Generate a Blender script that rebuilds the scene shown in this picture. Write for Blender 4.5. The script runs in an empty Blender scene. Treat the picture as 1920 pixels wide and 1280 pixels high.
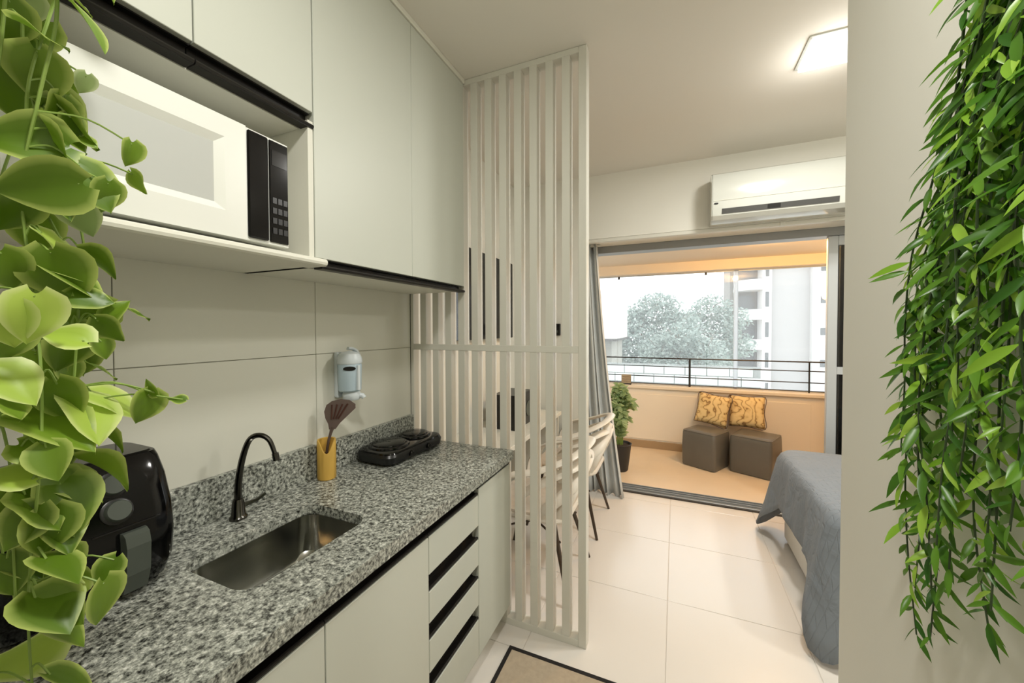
import bpy, bmesh, math, random
from mathutils import Vector, Matrix
random.seed(11)
PI = math.pi
SC = bpy.context.scene
COL = SC.collection

# ------------------------------------------------------------------ camera, sky, exposure
cam_d = bpy.data.cameras.new('camera'); cam = bpy.data.objects.new('camera', cam_d); COL.objects.link(cam)
cam_d.sensor_fit = 'HORIZONTAL'; cam_d.sensor_width = 36.0; cam_d.lens = 715.0/1920.0*36.0
cam_d.shift_y = -(640.0-629.5)/1920.0; cam_d.clip_start = 0.02; cam_d.clip_end = 300
_y, _p, _r = 0.405, -0.02, -0.003
_F = Vector((-math.sin(_y)*math.cos(_p), math.cos(_y)*math.cos(_p), math.sin(_p)))
_R = Vector((math.cos(_y), math.sin(_y), 0)); _U = _R.cross(_F)
_R2 = _R*math.cos(_r)+_U*math.sin(_r); _U2 = _U*math.cos(_r)-_R*math.sin(_r)
cam.matrix_world = Matrix(((_R2.x, _U2.x, -_F.x, 1.317), (_R2.y, _U2.y, -_F.y, 0.0), (_R2.z, _U2.z, -_F.z, 1.438), (0, 0, 0, 1)))
SC.camera = cam
world = bpy.data.worlds.new('overcast_sky'); SC.world = world; world.use_nodes = True
wb = world.node_tree.nodes['Background']; wb.inputs[0].default_value = (0.93, 0.97, 1.0, 1); wb.inputs[1].default_value = 2.8
SC.view_settings.view_transform = 'Standard'; SC.view_settings.look = 'None'
SC.view_settings.exposure = 0.0; SC.view_settings.gamma = 1.0; SC.view_settings.use_curve_mapping = False

# ceiling lamp powers (the lamps themselves are built below)
P_LIVING, P_KITCHEN, P_LIVING2, P_BALCONY = 21.0, 16.5, 18.5, 34.0
C_LED = (1.0, 0.975, 0.91)
C_WARM = (1.0, 0.57, 0.22)

# ------------------------------------------------------------------ materials
def s(r, g, b):
    f = lambda c: (c/255/12.92) if c/255 <= .04045 else ((c/255+.055)/1.055)**2.4
    return (f(r), f(g), f(b), 1)
MATS = {}
def pm(name, col, rough=.5, metal=0.0, spec=.5, var=None, bump=None, coat=0.0, trans=0.0):
    m = bpy.data.materials.new(name); m.use_nodes = True; MATS[name] = m
    nt = m.node_tree; b = nt.nodes['Principled BSDF']
    b.inputs['Base Color'].default_value = col; b.inputs['Roughness'].default_value = rough
    b.inputs['Metallic'].default_value = metal; b.inputs['Specular IOR Level'].default_value = spec
    b.inputs['Coat Weight'].default_value = coat; b.inputs['Transmission Weight'].default_value = trans
    if var or bump:
        tc = nt.nodes.new('ShaderNodeTexCoord')
    if var:
        sc, amt = var
        n = nt.nodes.new('ShaderNodeTexNoise'); n.inputs['Scale'].default_value = sc; n.inputs['Detail'].default_value = 4
        nt.links.new(tc.outputs['Object'], n.inputs['Vector'])
        mx = nt.nodes.new('ShaderNodeMix'); mx.data_type = 'RGBA'
        mx.inputs['A'].default_value = tuple(c*(1-amt) for c in col[:3])+(1,)
        mx.inputs['B'].default_value = tuple(min(1, c*(1+amt)) for c in col[:3])+(1,)
        nt.links.new(n.outputs['Fac'], mx.inputs['Factor']); nt.links.new(mx.outputs['Result'], b.inputs['Base Color'])
    if bump:
        sc, st = bump
        n2 = nt.nodes.new('ShaderNodeTexNoise'); n2.inputs['Scale'].default_value = sc; n2.inputs['Detail'].default_value = 3
        nt.links.new(tc.outputs['Object'], n2.inputs['Vector'])
        bp = nt.nodes.new('ShaderNodeBump'); bp.inputs['Strength'].default_value = st; bp.inputs['Distance'].default_value = .002
        nt.links.new(n2.outputs['Fac'], bp.inputs['Height']); nt.links.new(bp.outputs['Normal'], b.inputs['Normal'])
    return m
def emit(name, col, strength):
    m = bpy.data.materials.new(name); m.use_nodes = True; nt = m.node_tree; MATS[name] = m
    nt.nodes.remove(nt.nodes['Principled BSDF'])
    e = nt.nodes.new('ShaderNodeEmission'); e.inputs[0].default_value = col; e.inputs[1].default_value = strength
    nt.links.new(e.outputs[0], nt.nodes['Material Output'].inputs[0]); return m

pm('wall_paint', s(233, 231, 221), .75, var=(3, .02), bump=(180, .06))
pm('ceiling_paint', s(230, 225, 215), .85, var=(2, .015))
pm('floor_tile', s(226, 220, 212), .22, spec=.5, var=(2.5, .03))
pm('grout', s(210, 203, 194), .8)
pm('wall_tile', s(222, 221, 208), .32, var=(1.5, .012))
pm('wall_grout', s(190, 188, 176), .8)
pm('cabinet_white', s(203, 206, 195), .42, var=(2, .012))
pm('cabinet_body', s(226, 225, 212), .5)
pm('profile_black', s(30, 27, 24), .35, metal=.3)
pm('microwave_white', s(236, 237, 230), .28)
pm('microwave_window', s(196, 198, 194), .12, coat=.5)
pm('black_gloss', s(7, 7, 8), .1, spec=.35)
pm('black_satin', s(16, 16, 16), .3)
pm('dark_grey_plastic', s(76, 82, 75), .4)
pm('steel', s(178, 178, 172), .18, metal=1.0, bump=(60, .03))
pm('dark_chrome', s(90, 88, 84), .18, metal=1.0)
pm('lacquer_white', s(219, 217, 206), .38, var=(2, .012))
pm('bamboo', s(206, 166, 78), .45, var=(14, .12))
pm('burnt_wood', s(70, 34, 20), .6, var=(20, .25))
pm('spatula_wood', s(92, 76, 68), .55, var=(25, .2))
pm('purifier_white', s(214, 222, 226), .35)
pm('purifier_blue', s(178, 196, 206), .3)
pm('rug_beige', s(176, 160, 138), .95, var=(60, .15), bump=(400, .4))
pm('rug_border', s(26, 22, 20), .9, bump=(400, .4))
pm('aluminium', s(196, 200, 202), .4, metal=.25)
pm('aluminium_grey', s(150, 152, 152), .42, metal=.4)
pm('track_dark', s(60, 54, 48), .5)
pm('ac_white', s(206, 208, 200), .14, coat=.5)
pm('ac_dark', s(70, 70, 68), .4)
pm('curtain_fabric', s(204, 208, 208), .9, var=(30, .04))
pm('pouf_leather', s(104, 101, 94), .34, var=(8, .06), bump=(300, .2))
pm('chair_cream', s(224, 217, 204), .4)
pm('chair_seat', s(206, 194, 178), .5, var=(18, .2))
pm('chair_leg', s(62, 48, 34), .45)
pm('balcony_paint', s(236, 224, 204), .8, var=(3, .03))
pm('balcony_floor', s(226, 206, 178), .4, var=(5, .05))
pm('balcony_base', s(164, 138, 104), .6)
pm('rail_metal', s(56, 54, 52), .4, metal=.5)
pm('bed_white', s(228, 226, 220), .9)
pm('pot_dark', s(44, 44, 46), .5)
pm('pot_cream', s(214, 206, 188), .6)
pm('soil', s(50, 38, 28), .95, bump=(80, .6))
pm('bark', s(150, 140, 128), .9, var=(8, .15))
pm('tower_paint', s(176, 173, 171), .85, var=(.6, .02))
pm('tower_wing', s(206, 204, 202), .85)
pm('tower_recess', s(118, 115, 110), .8)
pm('tower_glass', s(96, 98, 98), .25)
pm('house_white', s(206, 204, 196), .85)
pm('house_stone', s(150, 148, 138), .9, var=(2, .12))
pm('block_pale', s(182, 188, 184), .9, var=(5, .06), bump=(30, .4))
pm('mortar', s(132, 136, 132), .95)
pm('street_ground', s(206, 206, 200), .9, var=(1, .05))
pm('crate', s(166, 150, 124), .8, var=(20, .15))
pm('tv_black', s(8, 8, 9), .12)
pm('cord_beige', s(200, 190, 160), .8)
emit('led_diffuser', (1, .99, .95, 1), 5.0)
emit('warm_diffuser', (1, .75, .4, 1), 4.0)

def granite():
    m = bpy.data.materials.new('granite'); m.use_nodes = True; MATS['granite'] = m
    nt = m.node_tree; b = nt.nodes['Principled BSDF']; b.inputs['Roughness'].default_value = .28
    tc = nt.nodes.new('ShaderNodeTexCoord')
    n = nt.nodes.new('ShaderNodeTexNoise'); n.inputs['Scale'].default_value = 95; n.inputs['Detail'].default_value = 5; n.inputs['Roughness'].default_value = .7
    nt.links.new(tc.outputs['Object'], n.inputs['Vector'])
    r = nt.nodes.new('ShaderNodeValToRGB'); e = r.color_ramp.elements
    e[0].position = .37; e[0].color = s(34, 36, 30); e[1].position = .68; e[1].color = s(226, 228, 210)
    for p, c in ((.44, s(104, 109, 96)), (.5, s(148, 154, 138)), (.58, s(178, 183, 166))):
        x = r.color_ramp.elements.new(p); x.color = c
    nt.links.new(n.outputs['Fac'], r.inputs['Fac'])
    v = nt.nodes.new('ShaderNodeTexVoronoi'); v.inputs['Scale'].default_value = 210
    nt.links.new(tc.outputs['Object'], v.inputs['Vector'])
    mx = nt.nodes.new('ShaderNodeMix'); mx.data_type = 'RGBA'; mx.blend_type = 'OVERLAY'; mx.inputs['Factor'].default_value = .4
    bw = nt.nodes.new('ShaderNodeRGBToBW'); nt.links.new(v.outputs['Color'], bw.inputs[0])
    nt.links.new(r.outputs['Color'], mx.inputs['A']); nt.links.new(bw.outputs[0], mx.inputs['B'])
    hs = nt.nodes.new('ShaderNodeHueSaturation'); hs.inputs['Saturation'].default_value = .55
    nt.links.new(mx.outputs['Result'], hs.inputs['Color']); nt.links.new(hs.outputs['Color'], b.inputs['Base Color'])
granite()

def leafmat(name, a, bcol, edge, rough=.38, trl=.35):
    """leaf: two-tone by noise, pale margin from the mesh attribute 'margin', some light coming through"""
    m = bpy.data.materials.new(name); m.use_nodes = True; MATS[name] = m
    nt = m.node_tree; b = nt.nodes['Principled BSDF']; b.inputs['Roughness'].default_value = rough
    tc = nt.nodes.new('ShaderNodeObjectInfo'); mx = nt.nodes.new('ShaderNodeMix'); mx.data_type = 'RGBA'
    mx.inputs['A'].default_value = a; mx.inputs['B'].default_value = bcol
    g = nt.nodes.new('ShaderNodeNewGeometry')
    ad = nt.nodes.new('ShaderNodeMath'); ad.operation = 'ADD'; ad.use_clamp = False
    nt.links.new(tc.outputs['Random'], ad.inputs[0]); nt.links.new(g.outputs['Random Per Island'], ad.inputs[1])
    fr = nt.nodes.new('ShaderNodeMath'); fr.operation = 'FRACT'; nt.links.new(ad.outputs[0], fr.inputs[0])
    nt.links.new(fr.outputs[0], mx.inputs['Factor'])
    at = nt.nodes.new('ShaderNodeAttribute'); at.attribute_name = 'margin'
    m2 = nt.nodes.new('ShaderNodeMix'); m2.data_type = 'RGBA'; m2.inputs['B'].default_value = edge
    nt.links.new(at.outputs['Fac'], m2.inputs['Factor']); nt.links.new(mx.outputs['Result'], m2.inputs['A'])
    nt.links.new(m2.outputs['Result'], b.inputs['Base Color'])
    t = nt.nodes.new('ShaderNodeBsdfTranslucent'); nt.links.new(m2.outputs['Result'], t.inputs['Color'])
    ms = nt.nodes.new('ShaderNodeMixShader'); ms.inputs[0].default_value = trl
    nt.links.new(b.outputs[0], ms.inputs[1]); nt.links.new(t.outputs[0], ms.inputs[2])
    nt.links.new(ms.outputs[0], nt.nodes['Material Output'].inputs[0])
leafmat('pothos_green', s(88, 122, 22), s(126, 158, 46), s(196, 212, 118))
leafmat('pothos_lime', s(176, 206, 78), s(196, 222, 100), s(226, 238, 160))
leafmat('pothos_pale', s(150, 176, 110), s(176, 196, 130), s(220, 230, 180))
leafmat('ruscus_dark', s(50, 100, 26), s(112, 162, 46), s(112, 162, 46), .33, .4)
leafmat('ruscus_light', s(138, 190, 50), s(180, 218, 84), s(180, 218, 84), .33, .45)
leafmat('balcony_leaf', s(140, 166, 112), s(196, 212, 160), s(206, 220, 170), .6, .4)
leafmat('tree_leaf', s(126, 142, 134), s(182, 193, 186), s(182, 193, 186), .8, .3)  # leaf colour paled to stand in for overexposed daylight and glare
pm('vine_stem', s(134, 160, 74), .5)
pm('ruscus_stem', s(46, 66, 30), .5)

def glass(name, tint=(1, 1, 1, 1), haze=.06):
    m = bpy.data.materials.new(name); m.use_nodes = True; nt = m.node_tree; MATS[name] = m
    nt.nodes.remove(nt.nodes['Principled BSDF'])
    t = nt.nodes.new('ShaderNodeBsdfTransparent'); t.inputs[0].default_value = tint
    g = nt.nodes.new('ShaderNodeBsdfGlossy'); g.inputs['Roughness'].default_value = .02
    d = nt.nodes.new('ShaderNodeBsdfTranslucent'); d.inputs[0].default_value = (.95, .97, 1, 1)
    fr = nt.nodes.new('ShaderNodeFresnel'); fr.inputs['IOR'].default_value = 1.35
    a = nt.nodes.new('ShaderNodeMixShader'); a.inputs[0].default_value = haze
    nt.links.new(t.outputs[0], a.inputs[1]); nt.links.new(d.outputs[0], a.inputs[2])
    c = nt.nodes.new('ShaderNodeMixShader'); nt.links.new(fr.outputs[0], c.inputs[0])
    nt.links.new(a.outputs[0], c.inputs[1]); nt.links.new(g.outputs[0], c.inputs[2])
    nt.links.new(c.outputs[0], nt.nodes['Material Output'].inputs[0])
glass('window_glass', (.98, .99, .985, 1), .10)  # translucent share puts washed-out glare haze into the panes
glass('bloom_profile', (.98, .99, .98, 1), .8)  # translucent so the backlit upright imitates overexposure bloom
glass('door_glass', (.25, .26, .26, 1), .02)

def quilt_mat():
    m = bpy.data.materials.new('quilt_fabric'); m.use_nodes = True; MATS['quilt_fabric'] = m
    nt = m.node_tree; b = nt.nodes['Principled BSDF']
    b.inputs['Base Color'].default_value = s(126, 134, 142); b.inputs['Roughness'].default_value = .8
    tc = nt.nodes.new('ShaderNodeTexCoord'); w = nt.nodes.new('ShaderNodeTexBrick')
    w.inputs['Scale'].default_value = 9; w.inputs['Mortar Size'].default_value = .02; w.inputs['Mortar Smooth'].default_value = 1
    w.inputs['Color1'].default_value = w.inputs['Color2'].default_value = (1, 1, 1, 1); w.inputs['Mortar'].default_value = (0, 0, 0, 1)
    nt.links.new(tc.outputs['Object'], w.inputs['Vector'])
    bp = nt.nodes.new('ShaderNodeBump'); bp.inputs['Strength'].default_value = .5; bp.inputs['Distance'].default_value = .004
    wn = nt.nodes.new('ShaderNodeTexNoise'); wn.inputs['Scale'].default_value = 7; wn.inputs['Detail'].default_value = 3; wn.inputs['Distortion'].default_value = 1.2
    nt.links.new(tc.outputs['Object'], wn.inputs['Vector'])
    b2 = nt.nodes.new('ShaderNodeBump'); b2.inputs['Strength'].default_value = .6; b2.inputs['Distance'].default_value = .03
    nt.links.new(wn.outputs['Fac'], b2.inputs['Height']); nt.links.new(b2.outputs['Normal'], bp.inputs['Normal'])
    nt.links.new(w.outputs['Color'], bp.inputs['Height']); nt.links.new(bp.outputs['Normal'], b.inputs['Normal'])
quilt_mat()

def print_mat(name, seed):
    """yellow-gold cushion cloth with a loose dark ink drawing"""
    m = bpy.data.materials.new(name); m.use_nodes = True; MATS[name] = m
    nt = m.node_tree; b = nt.nodes['Principled BSDF']; b.inputs['Roughness'].default_value = .85
    tc = nt.nodes.new('ShaderNodeTexCoord'); mp = nt.nodes.new('ShaderNodeMapping'); mp.inputs['Location'].default_value = (seed, seed*2.3, 0)
    nt.links.new(tc.outputs['Object'], mp.inputs['Vector'])
    w = nt.nodes.new('ShaderNodeTexWave'); w.inputs['Scale'].default_value = 4.2; w.inputs['Distortion'].default_value = 14; w.inputs['Detail'].default_value = 2; w.inputs['Detail Scale'].default_value = 2.0
    nt.links.new(mp.outputs[0], w.inputs['Vector'])
    r = nt.nodes.new('ShaderNodeValToRGB'); e = r.color_ramp.elements
    e[0].position = .0; e[0].color = s(150, 116, 72); e[1].position = .10; e[1].color = s(222, 190, 130)
    x = e.new(.035); x.color = s(182, 146, 94); x = e.new(.75); x.color = s(236, 208, 150)
    nt.links.new(w.outputs['Fac'], r.inputs['Fac'])
    nt.links.new(r.outputs['Color'], b.inputs['Base Color'])
print_mat('cushion_print_a', 1.7); print_mat('cushion_print_b', 4.4)

# ------------------------------------------------------------------ geometry helpers
LOCAL = set()
def box(bm, x0, x1, y0, y1, z0, z1, bev=0.0, seg=1):
    v = [bm.verts.new(p) for p in ((x0,y0,z0),(x1,y0,z0),(x1,y1,z0),(x0,y1,z0),(x0,y0,z1),(x1,y0,z1),(x1,y1,z1),(x0,y1,z1))]
    fs = [bm.faces.new([v[i] for i in q]) for q in ((3,2,1,0),(4,5,6,7),(0,1,5,4),(1,2,6,5),(2,3,7,6),(3,0,4,7))]
    if bev:
        ed = {e for f in fs for e in f.edges}
        bmesh.ops.bevel(bm, geom=list(ed), offset=bev, segments=seg, affect='EDGES', profile=.5)
def loop_verts(bm, pts): return [bm.verts.new(p) for p in pts]
def bridge(bm, a, b):
    n = len(a)
    for i in range(n): bm.faces.new((a[i], a[(i+1) % n], b[(i+1) % n], b[i]))
def loft(bm, loops, cap0=True, cap1=True):
    L = [loop_verts(bm, l) for l in loops]
    for i in range(len(L)-1): bridge(bm, L[i], L[i+1])
    if cap0: bm.faces.new(list(reversed(L[0])))
    if cap1: bm.faces.new(L[-1])
    return L
def tube(bm, path, rad, n=8, cap=True, flat=1.0, up=None):
    path = [Vector(p) for p in path]; m = len(path)
    rr = rad if isinstance(rad, (list, tuple)) else [rad]*m
    prev = None; loops = []
    for i in range(m):
        t = (path[min(i+1, m-1)]-path[max(i-1, 0)]).normalized()
        if prev is None:
            a = Vector(up) if up else (Vector((0,0,1)) if abs(t.z) < .9 else Vector((1,0,0)))
            u = (a - t*a.dot(t)).normalized()
        else:
            u = (prev - t*prev.dot(t)).normalized()
        prev = u; w = t.cross(u)
        loops.append([path[i]+(u*math.cos(k*2*PI/n)+w*math.sin(k*2*PI/n)*flat)*rr[i] for k in range(n)])
    return loft(bm, loops, cap, cap)
def lathe(bm, prof, cx, cy, n=24, cap0=True, cap1=True):
    return loft(bm, [[(cx+r*math.cos(k*2*PI/n), cy+r*math.sin(k*2*PI/n), z) for k in range(n)] for r, z in prof], cap0, cap1)
def rrect(x0, x1, y0, y1, r, z, k=5):
    pts = []
    for cx, cy, a0 in ((x1-r, y1-r, 0), (x0+r, y1-r, 90), (x0+r, y0+r, 180), (x1-r, y0+r, 270)):
        for i in range(k+1):
            a = math.radians(a0+90*i/k); pts.append((cx+r*math.cos(a), cy+r*math.sin(a), z))
    return pts
def spline(pts, n=8):
    P = [Vector(p) for p in pts]; out = []
    for i in range(len(P)-1):
        p0, p1, p2, p3 = P[max(i-1, 0)], P[i], P[i+1], P[min(i+2, len(P)-1)]
        for k in range(n):
            t = k/n
            out.append(.5*((2*p1)+(-p0+p2)*t+(2*p0-5*p1+4*p2-p3)*t*t+(-p0+3*p1-3*p2+p3)*t**3))
    out.append(P[-1]); return out
def fin(name, bm, mat, parent=None, smooth=False, label=None, angle=35, recalc=True):
    if recalc: bmesh.ops.recalc_face_normals(bm, faces=bm.faces[:])
    me = bpy.data.meshes.new(name); bm.to_mesh(me); bm.free()
    me.materials.append(MATS[mat])
    if smooth:
        for p in me.polygons: p.use_smooth = True
        try: me.set_sharp_from_angle(angle=math.radians(angle))
        except Exception: pass
    o = bpy.data.objects.new(name, me); COL.objects.link(o)
    if parent is not None: adopt(o, parent)
    if label: o['label'] = label
    return o
def adopt(o, parent):
    o.parent = parent
    if parent.type == 'EMPTY' and parent.name not in LOCAL:
        o.matrix_parent_inverse = Matrix.Translation(-Vector(parent.location))
def bx(name, mat, parent, *dims, bev=0.0, seg=1, label=None):
    bm = bmesh.new(); box(bm, *dims, bev=bev, seg=seg); return fin(name, bm, mat, parent, label=label)
def tag(o, label, cat, group=None, kind=None):
    o['label'] = label; o['category'] = cat
    if group: o['group'] = group
    if kind: o['kind'] = kind
    return o
def thing(name, label, cat, loc, rz=0.0, group=None, local=False):
    o = bpy.data.objects.new(name, None); COL.objects.link(o); o.location = loc; o.rotation_euler = (0, 0, rz); o.empty_display_size = .1
    if local: LOCAL.add(o.name)
    return tag(o, label, cat, group)
def struct(o, label, cat): tag(o, label, cat); o['kind'] = 'structure'; return o
def instance(name, me, parent, M=None):
    o = bpy.data.objects.new(name, me); COL.objects.link(o); adopt(o, parent)
    if M is not None: o.matrix_basis = M
    return o
def copy_tree(o, parent=None):
    c = o.copy(); COL.objects.link(c)
    if o.name in LOCAL: LOCAL.add(c.name)
    if parent is not None:
        c.parent = parent
    for ch in list(o.children): copy_tree(ch, c)
    return c
def basis(p, T, N, sc):
    T = Vector(T).normalized(); N = Vector(N); N = (N-T*N.dot(T)).normalized(); B = N.cross(T)
    if isinstance(sc, (int, float)): sc = (sc, sc, sc)
    return Matrix(((B.x*sc[0], T.x*sc[1], N.x*sc[2], p[0]), (B.y*sc[0], T.y*sc[1], N.y*sc[2], p[1]), (B.z*sc[0], T.z*sc[1], N.z*sc[2], p[2]), (0, 0, 0, 1)))

# ------------------------------------------------------------------ structure: floor, walls, ceiling
H = 2.67
def tiles(parent, mat, xs, ys, z0, z1, gap, axis='z', bev=.0012):
    cache = {}
    for i in range(len(xs)-1):
        for j in range(len(ys)-1):
            w, d = xs[i+1]-xs[i]-gap, ys[j+1]-ys[j]-gap
            if w < .01 or d < .01: continue
            key = (round(w, 3), round(d, 3))
            if key not in cache:
                bm = bmesh.new()
                if axis == 'z': box(bm, -w/2, w/2, -d/2, d/2, z0, z1, bev=bev)
                else: box(bm, z0, z1, -w/2, w/2, -d/2, d/2, bev=bev)
                o = fin('tile', bm, mat, parent); cache[key] = o.data
            else:
                o = instance('tile', cache[key], parent)
            cx, cy = (xs[i]+xs[i+1])/2, (ys[j]+ys[j+1])/2
            o.location = (cx, cy, 0) if axis == 'z' else (0, cx, cy)

floor = bx('floor', 'grout', None, -.1, 4.5, -1.3, 3.46, -.12, -.003)
struct(floor, 'polished off white porcelain floor tiles running from kitchen to balcony door', 'floor')
fx = [-.1, .105, .695, 1.285, 1.875, 2.465, 3.055, 3.645, 4.235, 4.5]
fy = [-1.3, -.804, -.214, .376, .966, 1.556, 2.146, 2.736, 3.326, 3.455]
tiles(floor, 'floor_tile', fx, fy, -.02, 0.0, .003)

wl = bx('wall_left', 'wall_grout', None, -.12, 0.0, -1.3, 3.5, 0, H)
struct(wl, 'pale wall behind the kitchen counter, tiled in large matte tiles', 'wall')
tiles(wl, 'wall_tile', [-.69, -.098, .490, 1.082, 1.668], [.66, .747, 1.337, 1.66], -.002, .007, .0022, axis='x', bev=.001)
pl = bx('plaster', 'wall_paint', wl, -.002, .004, 1.72, 3.13, 0, H)

wr = bx('wall_right', 'wall_paint', None, 1.75, 4.5, -1.3, 1.35, 0, H)
struct(wr, 'plain warm white wall carrying the trailing greenery', 'wall')
wbk = bx('wall_back', 'wall_paint', None, -.12, 1.75, -1.4, -1.3, 0, H)
struct(wbk, 'plain white wall closing the kitchen corridor', 'wall')
wlr = bx('wall_living', 'wall_paint', None, 4.5, 4.6, -1.4, 3.6, 0, H)
struct(wlr, 'plain white wall at the head of the bed', 'wall')
bm = bmesh.new(); box(bm, 0, .60, 3.13, 3.58, 0, H); box(bm, .60, 3.7, 3.13, 3.58, 2.16, H); box(bm, 3.7, 4.5, 3.13, 3.58, 0, H)
wf = struct(fin('wall_far', bm, 'wall_paint'), 'pale grey wall above and beside the balcony door', 'wall')
ce = bx('ceiling', 'ceiling_paint', None, -.12, 4.6, -1.4, 3.58, H, H+.12)
struct(ce, 'smooth warm grey ceiling over kitchen and bedroom', 'ceiling')
tr = bx('trim_1', 'cabinet_body', None, .30, .352, -.6, 1.668, H-.022, H, bev=.003)
struct(tr, 'thin pale filler strip between tall cabinet and ceiling', 'trim')

# balcony shell
bf = bx('floor_balcony', 'balcony_floor', None, -.5, 4.5, 3.58, 5.05, -.14, -.012)
struct(bf, 'peach beige balcony floor under the poufs', 'floor')
bm = bmesh.new(); box(bm, -.5, 4.5, 4.87, 5.02, -.14, .705); box(bm, -.5, 4.5, 4.84, 5.05, .705, .742, bev=.006); box(bm, -.5, 2.62, 4.862, 4.872, .09, .64, bev=.003)
struct(fin('wall_parapet', bm, 'balcony_paint'), 'cream balcony parapet wall with a projecting cap', 'wall')
bb = bx('baseboard_balcony', 'balcony_base', None, -.5, 4.5, 4.85, 4.872, -.012, .075, bev=.003)
struct(bb, 'brown skirting at the foot of the balcony parapet', 'baseboard')
bm = bmesh.new(); box(bm, -.5, 4.5, 3.58, 5.1, 2.20, 2.34); box(bm, -.5, 4.5, 4.86, 5.08, 2.09, 2.20)
struct(fin('ceiling_balcony', bm, 'balcony_paint'), 'balcony ceiling and edge beam glowing in warm light', 'ceiling')
bm = bmesh.new(); box(bm, -.6, -.5, 3.5, 5.1, -.14, 2.34); struct(fin('wall_balcony_left', bm, 'balcony_paint'), 'cream end wall of the balcony behind the curtain', 'wall')
bm = bmesh.new(); box(bm, 4.5, 4.6, 3.5, 5.1, -.14, 2.34); struct(fin('wall_balcony_right', bm, 'balcony_paint'), 'cream end wall of the balcony beyond the sliding door', 'wall')

# balcony glazing
win = thing('window_1', 'frameless balcony glass panes with one white upright above the railing', 'window', (2, 5.0, .742)); win['kind'] = 'structure'
xs = [-.48, .64, 1.655, 1.947, 2.9, 3.7, 4.48]
for i in range(len(xs)-1):
    bx('pane', 'window_glass', win, xs[i]+.003, xs[i+1]-.003, 4.996, 5.004, .752, 2.082)
bx('mullion', 'bloom_profile', win, 1.926, 1.968, 4.975, 5.025, .742, 2.09, bev=.003)
bx('bottom_channel', 'aluminium', win, -.5, 4.5, 4.985, 5.015, .742, .756)
bx('top_channel', 'aluminium', win, -.5, 4.5, 4.985, 5.015, 2.078, 2.09)
for x in (.655, 1.64):
    bx('pivot', 'rail_metal', win, x-.012, x+.012, 4.985, 5.0, 2.05, 2.085, bev=.002)

# sliding door at the balcony
dr = thing('door_1', 'aluminium sliding balcony door pushed open beside the bed', 'door', (2.9, 3.52, 0)); dr['kind'] = 'structure'
bx('head_frame', 'aluminium_grey', dr, .60, 3.7, 3.45, 3.58, 2.10, 2.16, bev=.003)
bx('side_frame', 'aluminium', dr, .60, .645, 3.46, 3.575, .03, 2.10, bev=.003)
bm = bmesh.new(); box(bm, .60, 3.7, 3.455, 3.60, -.02, .018, bev=.003)
for y in (3.485, 3.525, 3.565): box(bm, .60, 3.7, y-.004, y+.004, .018, .03)
fin('track', bm, 'aluminium_grey', dr)
bx('track_lip', 'track_dark', dr, .60, 3.7, 3.44, 3.456, -.003, .012)
for k, (x0, y) in enumerate(((2.335, 3.485), (2.42, 3.525))):
    lf = bx('sliding_leaf', 'aluminium', dr, x0, x0+.06, y-.018, y+.018, .03, 2.10, bev=.003)
    bx('far_stile', 'aluminium', lf, 3.62, 3.68, y-.018, y+.018, .03, 2.10, bev=.003)
    for z0, z1 in ((.03, .10), (1.095, 1.15), (2.03, 2.10)):
        bx('rail', 'aluminium', lf, x0+.06, 3.62, y-.016, y+.016, z0, z1, bev=.003)
    for z0, z1 in ((.10, 1.095), (1.15, 2.03)):
        bx('pane', 'door_glass', lf, x0+.06, 3.62, y-.004, y+.004, z0, z1)
        bm = bmesh.new()
        for a, b_ in ((x0+.06, x0+.066), (3.614, 3.62)): box(bm, a, b_, y-.014, y+.014, z0, z1)
        fin('gasket', bm, 'black_satin', lf)

# ------------------------------------------------------------------ ceiling lamps
def ceiling_lamp(label, cx, cy, zc, half, power, col, diff):
    t = thing('ceiling_lamp', label, 'lamp', (cx, cy, zc))
    bm = bmesh.new()
    a = half+.012
    o = [loop_verts(bm, rrect(cx-q, cx+q, cy-q, cy+q, .006, z, 2)) for q, z in ((a, zc), (a, zc-.006), (half+.002, zc-.008), (half+.002, zc-.003))]
    for i in range(3): bridge(bm, o[i], o[i+1])
    fin('frame', bm, 'ac_white', t)
    bx('diffuser', diff, t, cx-half, cx+half, cy-half, cy+half, zc-.026, zc-.004, bev=.003)
    ld = bpy.data.lights.new('lamp_light', 'AREA'); ld.shape = 'SQUARE'; ld.size = half*1.9; ld.energy = power; ld.color = col
    lo = bpy.data.objects.new('lamp_light', ld); COL.objects.link(lo); adopt(lo, t); lo.location = (cx, cy, zc-.034)
    pd = bpy.data.lights.new('ceiling_fill', 'POINT'); pd.shadow_soft_size = half*.8; pd.energy = power*.14; pd.color = col  # extra point light added below the fixture to brighten the ceiling
    po = bpy.data.objects.new('ceiling_fill', pd); COL.objects.link(po); adopt(po, t); po.location = (cx, cy, zc-.12)
    return t
ceiling_lamp('bright square lamp set on the ceiling beside the white wall edge', 1.95, 2.12, H, .105, P_LIVING, C_LED, 'led_diffuser')
ceiling_lamp('square lamp on the kitchen corridor ceiling', 1.22, .25, H, .105, P_KITCHEN, C_LED, 'led_diffuser')
ceiling_lamp('square lamp on the ceiling over the head of the bed', 3.3, 2.12, H, .105, P_LIVING2, C_LED, 'led_diffuser')
bl = thing('balcony_lamp', 'round warm lamp on the balcony ceiling behind the door head', 'lamp', (2.1, 3.70, 2.2))
bm = bmesh.new(); lathe(bm, [(.075, 2.2), (.075, 2.192), (.07, 2.19)], 2.1, 3.70, 24); fin('rim', bm, 'ac_white', bl)
bm = bmesh.new(); lathe(bm, [(.068, 2.1915), (.05, 2.184), (.001, 2.18)], 2.1, 3.70, 24); fin('diffuser', bm, 'warm_diffuser', bl, smooth=True)
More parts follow.
